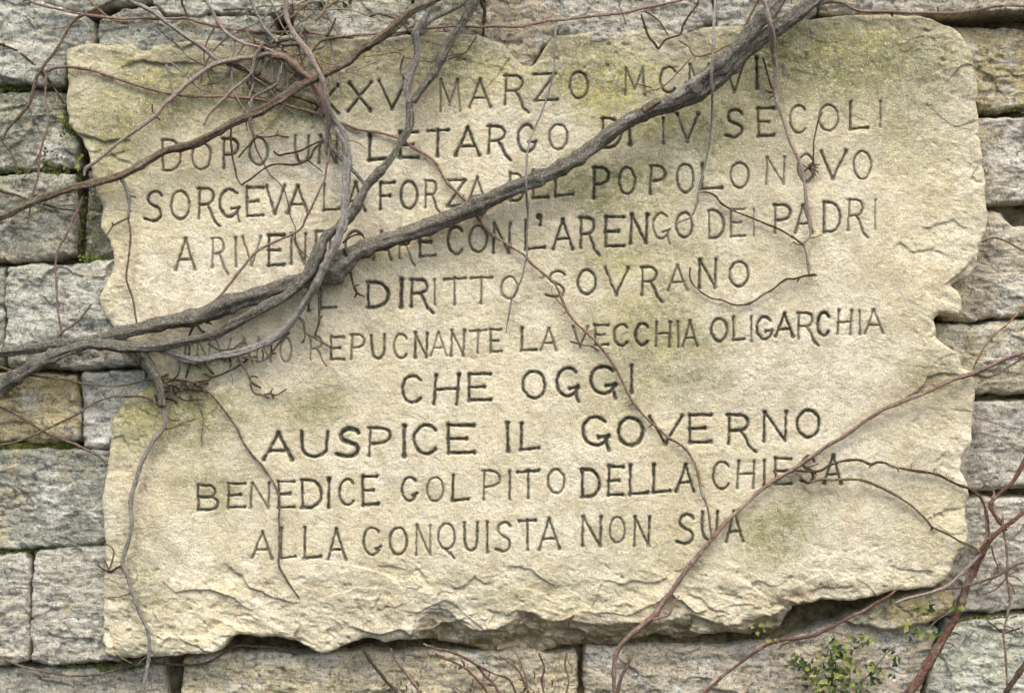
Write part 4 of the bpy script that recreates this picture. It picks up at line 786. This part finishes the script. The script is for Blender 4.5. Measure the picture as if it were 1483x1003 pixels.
tube('branch', [(1405,541),(1420,545),(1434,545),(1448,539),(1461,531),(1472,524),(1483,518),(1505,512)], 'brown', V1, 50, 42, 2, 1.8, .25)
tube('branch', [(1150,680),(1168,682),(1180,683),(1191,680),(1201,673),(1212,669),(1223,667),(1234,666),(1248,667),(1261,672),(1270,669),(1280,670),(1290,674),(1299,677),(1320,681),(1337,683),(1353,686),(1364,690),(1374,696),(1389,702),(1404,707),(1414,714),(1422,724),(1428,738),(1431,760),(1431,780),(1420,800)], 'dark', V1, 55, 52, 2.1, 2.2, .25)
for x, y, dx, dy in [(1320,681,2,-12),(1353,686,2,-9),(1374,696,-4,-9),(1376,697,5,-6),(1299,677,3,6),(1261,672,-2,5)]: spur(V1, x, y, dx, dy, 'red', 1.6, 52, 49)
tube('branch', [(1152,683),(1160,690),(1169,697),(1180,697),(1191,694),(1210,694),(1231,694),(1245,695),(1258,698),(1273,704),(1288,712),(1302,719),(1315,728),(1328,739),(1339,750),(1348,761),(1354,765),(1367,771),(1380,778),(1390,784),(1400,788),(1412,794),(1420,801)], 'brown', V1, 56, 55, 2.1, 2.1, .2)
spur(V1, 1349, 763, -1, 5, 'red', 2, 50); spur(V1, 1186, 670, -22, 6, 'dark', 1.5, 52); spur(V1, 1165, 676, 18, 12, 'dark', 1.6, 52)

V4 = vine('stout_red_vine', 1320, 1003, 'stoutest red brown vine at lower right, rising off the bottom edge beside the tablet corner')
tube('stem', [(1306,1030,7,38),(1318,1003,7,38),(1330,984,7,38),(1342,965,7,38),(1354,946,7,38),(1366,927,7,37),(1374,912,6.5,36),(1382,898,6,36),(1392,870,6.5,34),(1400,843,6.5,34),(1408,826,6.5,34),(1414,812,6,36),(1422,797,6,40),(1430,785,4,42),(1440,774,4,42),(1454,762,3.4,42),(1470,751,3,42),(1484,741,2.8,42),(1510,722,2.8,42)], 'scarlet', V4, 38, knots=.14)
tube('branch', [(1421,798),(1430,776),(1430,752),(1428,738)], 'red', V4, 38, 36, 4, 3.4, .2)
tube('branch', [(1510,600),(1490,650),(1478,678),(1464,700),(1450,712),(1440,722),(1434,732),(1440,745),(1448,756),(1458,768)], 'scarlet', V4, 40, 36, 3.4, 3, .2)
tube('twig', [(1437,722),(1440,714),(1438,708)], 'red', V4, 38, 34, 2.4, 2)
for x, y, dx, dy in [(1376,916,15,3),(1374,921,18,-2),(1371,930,14,8),(1364,936,-20,4),(1352,955,-14,6)]: spur(V4, x, y, dx, dy, 'dark', 1.3, 36, 22)
tube('branch', [(1420,800),(1406,816),(1397,825),(1388,834),(1380,842),(1370,849),(1348,857),(1326,863),(1312,867),(1296,873)], 'pink', V4, 50, 56, 2.8, 2.4, .2)
tube('branch', [(1368,852),(1388,850),(1407,846),(1425,840),(1442,835),(1452,829),(1461,822),(1472,817),(1483,814),(1505,810)], 'brown', V4, 50, 36, 2.3, 2, .2)
V6 = vine('root_vine', 1020, 1003, 'dark red vine from the bottom edge climbing right through the dark hollow under the tablet')
tube('stem', [(1005,1025),(1020,1003),(1037,987),(1050,975),(1064,965),(1077,955),(1091,945),(1106,935),(1120,929),(1132,925),(1155,923),(1177,919),(1195,911),(1212,903),(1228,895),(1245,887),(1264,876),(1283,865),(1300,852)], 'scarlet', V6, 34, 46, 3.2, 2.4, .18)
tube('twig', [(1083,938),(1100,931),(1115,922)], 'red', V6, 36, 40, 1.6, 1.2)
V7 = vine('thin_vine', 1458, 833, 'thin star branched vine dropping down the right edge stones', group='thin vines on the right')
tube('stem', [(1452,745),(1453,765),(1456,784),(1458,800),(1459,818),(1458,833),(1461,850),(1463,868),(1459,888),(1455,906),(1454,925),(1456,943),(1457,960),(1458,976),(1461,1010)], 'red', V7, 40, 34, 2.2, 1.8, .25)
for x, y, dx, dy in [(1458,834,24,-6),(1458,834,22,8),(1458,836,-20,12),(1458,830,-12,-16),(1458,840,12,20),(1456,838,-34,22),(1461,828,24,-22),(1463,866,-5,6),(1456,905,18,12)]: spur(V7, x, y, dx, dy, 'red', 1.5, 38, 22)
tube('twig', [(1430,898),(1442,908),(1453,916),(1465,913),(1477,909)], 'dark', V7, 34, 24, 1.8, 1.8)
tube('twig', [(1436,790),(1440,806),(1446,822),(1440,830)], 'red', V7, 36, 24, 1.8, 1.4)
V8 = vine('dark_vine', 1461, 997, 'dark vine stub cutting the bottom right corner', group='thin vines on the right')
tube('stem', [(1446,1020,4.2),(1456,1003,4.4),(1468,985,4.4),(1483,964,4.4),(1510,930,4.4)], 'dark', V8, 42, 42, knots=.12)
V9 = vine('thin_vine', 1461, 467, 'pale thin shoot crossing the shaded recess right of OLIGARCHIA', group='thin vines on the right')
tube('stem', [(1500,432),(1482,445),(1461,467),(1450,476),(1439,485),(1428,498),(1420,512),(1413,526),(1408,536)], 'tan', V9, 34, 36, 1.8, 1.5, .2)
V10 = vine('thin_vine', 1440, 610, 'fine pale strands on the shaded stone right of GOVERNO', group='thin vines on the right')
tube('stem', [(1411,604),(1430,609),(1450,616),(1470,626)], 'tan', V10, 24, 20, 1, .9); tube('twig', [(1420,626),(1445,634),(1465,646),(1490,660)], 'tan', V10, 22, 20, 1, .9)
V11 = vine('thin_vine', 1425, 350, 'curved thin shoot over the stone at the right edge beside PADRI', group='thin vines on the right')
tube('stem', [(1422,350),(1440,344),(1458,350),(1480,362),(1505,372)], 'brown', V11, 26, 24, 1.4, 1.3)
# rootlets under the foot
V12 = vine('rootlets', 735, 1003, 'spray of bright red rootlets on the stone under the middle of the tablet', 'rootlets', None)
rk = random.Random(3)
for i, pts in enumerate([[(612,932),(632,938),(652,943),(672,952),(690,962),(703,978),(716,992),(735,1020)], [(630,946),(655,957),(675,968),(695,988),(712,1012)], [(722,948),(738,958),(752,972),(760,988),(772,1012)], [(745,942),(756,962),(762,985),(764,1012)], [(690,962),(715,975),(738,984),(750,1010)], [(668,955),(672,962),(665,968)], [(780,945),(788,965),(784,985),(790,1010)], [(820,944),(818,962),(824,985),(818,1010)]]):
    tube('rootlet', pts, 'scarlet' if i % 4 < 3 else 'red', V12, 42, 30, 2.2 if i < 2 else 1.6, 1.6, .3)
for i in range(26):
    x = rk.uniform(640, 830); y = rk.uniform(955, 1005); spur(V12, x, y, rk.uniform(-12, 12), rk.uniform(2, 18), rk.choice(['scarlet', 'red', 'brown']), rk.uniform(.8, 1.6), 32, 27)
V13 = vine('twin_stems', 555, 980, 'two dark stems slanting down to the bottom edge left of the red rootlets')
tube('stem', [(525,938),(540,960),(553,976),(562,988),(574,998),(592,1022)], 'dark', V13, 36, 36, 2.6, 3, .2); tube('stem', [(566,938),(575,958),(590,976),(600,990),(610,1004),(618,1022)], 'red', V13, 36, 36, 2.6, 3, .2)
for i in range(7): spur(V13, 560 + i * 7, 985 + (i % 3) * 6, -8 + i * 2, 8, 'dark', 1.2, 34, 28)
tube('twig', [(832,890),(823,899),(824,906)], 'scarlet', V12, 58, 48, 2.4, 1.8)

def rootlets(parent, n_per, seed, mat='red'):
    rs_ = random.Random(seed); V = []; F = []
    for ch in list(parent.children):
        if ch.name.split('.')[0] not in ('stem', 'branch'): continue
        co_ = [v.co for v in ch.data.vertices]
        for _ in range(int(len(co_) * n_per)):
            c = rs_.choice(co_); a = rs_.uniform(0, 6.28); L = rs_.uniform(.002, .007); i = len(V); k = .0005
            mx, mz = c[0] + L * .5 * math.cos(a), c[2] + L * .5 * math.sin(a); a2 = a + rs_.uniform(-.8, .8)
            ex, ez = mx + L * .5 * math.cos(a2), mz + L * .5 * math.sin(a2)
            for (qx, qy, qz, r_) in ((c[0], c[1], c[2], k), (mx, c[1] + .001, mz, k * .8), (ex, c[1] + .003, ez, k * .5)):
                V.extend([(qx - r_ * math.sin(a), qy, qz + r_ * math.cos(a)), (qx + r_ * math.sin(a), qy, qz - r_ * math.cos(a)), (qx, qy - r_ * 1.4, qz)])
            for b in (0, 3):
                for e_ in range(3): F.append((i + b + e_, i + b + (e_ + 1) % 3, i + b + 3 + (e_ + 1) % 3, i + b + 3 + e_))
    me = bpy.data.meshes.new('rootlets'); me.from_pydata(V, [], F); me.update()
    at = me.attributes.new('bark', 'FLOAT_VECTOR', 'POINT'); at.data.foreach_set('vector', np.array(V, np.float32).ravel())
    o = link('clinging_rootlets', me, M[mat], parent); o['kind'] = 'stuff'
for k_, (v_, n_, m_) in enumerate([(R1, .035, 'scarlet'), (V1, .02, 'red'), (V4, .02, 'scarlet'), (V6, .03, 'scarlet'), (Wv, .02, 'dark'), (V7, .03, 'red'), (T, .006, 'dark'), (V13, .03, 'dark'), (V12, .03, 'scarlet'), (Bv, .004, 'brown'), (Fv, .004, 'dark'), (G, .005, 'dark')]): rootlets(v_, n_, 50 + k_, m_)
for k_, o_ in enumerate([o for o in COL.objects if o.name.startswith('thin_vine') and o.type == 'EMPTY' and len(o.children)]):
    if o_ is not V7: rootlets(o_, .02, 90 + k_, 'red')

# ------------------------------------------------------------------ leaves and moss
def leaf_mesh(name, lobes=3):
    """small lobed leaf, cupped, with a raised midrib fold"""
    V = [(0, 0, 0)]; n = 16
    for i in range(n):
        a = 2 * math.pi * i / n; r = 1 + .28 * math.cos(lobes * a) + (.35 if i == 0 else 0)
        V.append((r * math.cos(a), .22 * r * r * abs(math.sin(a)) * -1, r * .75 * math.sin(a)))
    me = bpy.data.meshes.new(name); me.from_pydata(V, [], [(0, i + 1, (i + 1) % n + 1) for i in range(n)]); me.update()
    me.polygons.foreach_set('use_smooth', [True] * n); return me
LM = {k: leaf_mesh('leaf') for k in ('leaf', 'leaf_y', 'leaf_d', 'leaf_r')}
for k, me in LM.items(): me.materials.append(M[k])
def leaf(parent, px, py, d, size, mat, rs):
    o = bpy.data.objects.new('leaf', LM[mat]); COL.objects.link(o); o.parent = parent
    p = P(px, py, d); L = parent.location; o.location = (p[0] - L[0], p[1] - L[1], p[2] - L[2])
    o.rotation_euler = (rs.uniform(-.7, .7), rs.uniform(0, 6.3), rs.uniform(-.7, .7)); s = size / 1000; o.scale = (s, s, s)
def plant(name, label, cat, blobs, d, cols, seed, n, size, stems=(), group=None):
    rs = random.Random(seed); v = empty(name, P(blobs[0][0], blobs[0][1], d - 15), label, cat, group)
    for s in stems: tube('stem', s, 'brown', v, d - 6, d, 1.2, 1)
    for i in range(n):
        b = blobs[i % len(blobs)]
        leaf(v, rs.gauss(b[0], b[2]), rs.gauss(b[1], b[3]), d + rs.uniform(-6, 10), size * rs.uniform(.6, 1.25), rs.choice(cols), rs)
    return v
plant('wall_plant', 'bushy dark green leafy plant at the bottom edge under the tablet', 'small plant', [(1212,955,12,12),(1215,970,12,10),(1198,985,12,10),(1228,975,10,14),(1160,958,10,8),(1176,975,9,8),(1190,996,16,8),(1232,1000,10,8),(1215,940,8,6)], 34, ['leaf', 'leaf', 'leaf_d', 'leaf', 'leaf_y', 'leaf_y'], 1, 180, 4.2, [[(1200,1010),(1205,975),(1203,940)], [(1190,1010),(1170,975),(1145,952)], [(1215,1010),(1230,980),(1228,955)]])
plant('wall_plant', 'sparse pale green sprig just above the bushy plant', 'small plant', [(1245,925,10,4),(1258,928,7,3),(1235,935,8,5)], 32, ['leaf_y', 'leaf_y', 'leaf'], 2, 22, 3.4)
plant('wall_plant', 'straggling green plant right of the bushy one with a slanting bare stem', 'small plant', [(1270,975,12,7),(1255,988,8,6),(1290,950,8,5),(1262,970,8,8)], 30, ['leaf', 'leaf_y', 'leaf_d'], 3, 40, 4, [[(1238,1000),(1262,972),(1285,945),(1298,935)]])
plant('wall_plant', 'tiny yellow green tuft at the tablet foot left of the dark hollow', 'small plant', [(1104,906,6,3),(1112,927,7,3),(1100,912,5,3)], 44, ['leaf_y'], 4, 16, 3.2)
plant('wall_plant', 'small bright leaves clinging around the stout red vine', 'small plant', [(1322,912,8,4),(1352,917,6,6),(1345,880,8,5),(1388,880,7,2),(1330,915,6,4)], 46, ['leaf_y', 'leaf', 'leaf_y', 'leaf'], 5, 38, 3.8, [[(1335,918),(1352,902),(1365,892),(1385,882)]])
plant('wall_plant', 'yellow green leaves in the mossy joint left of DOPO', 'small plant', [(117,230,4,3),(112,243,3,2),(92,176,4,4),(94,194,2,2)], 46, ['leaf_y', 'leaf'], 6, 14, 3.6)
plant('wall_plant', 'small green sprig at the very top left of centre', 'small plant', [(488,2,10,4),(466,4,5,2)], 46, ['leaf', 'leaf_y', 'leaf_d'], 8, 18, 4)
# moss: countless tiny tufts, one object
rs = random.Random(9); V = []; F = []
def tuft(px, py, d):
    for k in range(3):
        a = rs.uniform(0, 6.28); s = rs.uniform(1.2, 2.6) / 1000; c = P(px + rs.uniform(-2, 2), py + rs.uniform(-2, 2), d + rs.uniform(0, 3)); i = len(V)
        V.extend([(c[0] + s * math.cos(a), c[1], c[2] + s * math.sin(a)), (c[0] + s * math.cos(a + 2.3), c[1] + .0005, c[2] + s * math.sin(a + 2.3)), (c[0] + s * math.cos(a + 4), c[1] - s * rs.uniform(.3, 1.2), c[2] + s * math.sin(a + 4))]); F.append((i, i + 1, i + 2))
for (x0, y0, x1, y1, sp, d, n) in [(112,200,118,365,5,10,150),(96,170,112,200,6,26,120),(-10,246,100,248,4,22,160),(70,222,76,256,6,30,90),(0,646,108,646,5,22,320),(112,545,114,640,3,20,140),(0,800,150,790,4,22,180),(120,375,160,378,5,24,80),(125,300,145,362,9,14,60),(43,800,40,960,2.5,6,140),(0,386,3,530,3,14,120),(60,968,240,962,4,14,150),(-5,128,90,127,4,18,120),(1400,158,1483,158,3,4,60),(1390,898,1480,896,4,2,120)]:
    for i in range(n):
        t = rs.random(); tuft(x0 + (x1 - x0) * t + rs.gauss(0, sp), y0 + (y1 - y0) * t + rs.gauss(0, sp * .7), d)
me = bpy.data.meshes.new('moss'); me.from_pydata(V, [], F); me.update(); o = link('moss', me, M['moss']); o['kind'] = 'stuff'; o['label'] = 'low green moss growing along the joints between the wall stones'; o['category'] = 'moss'
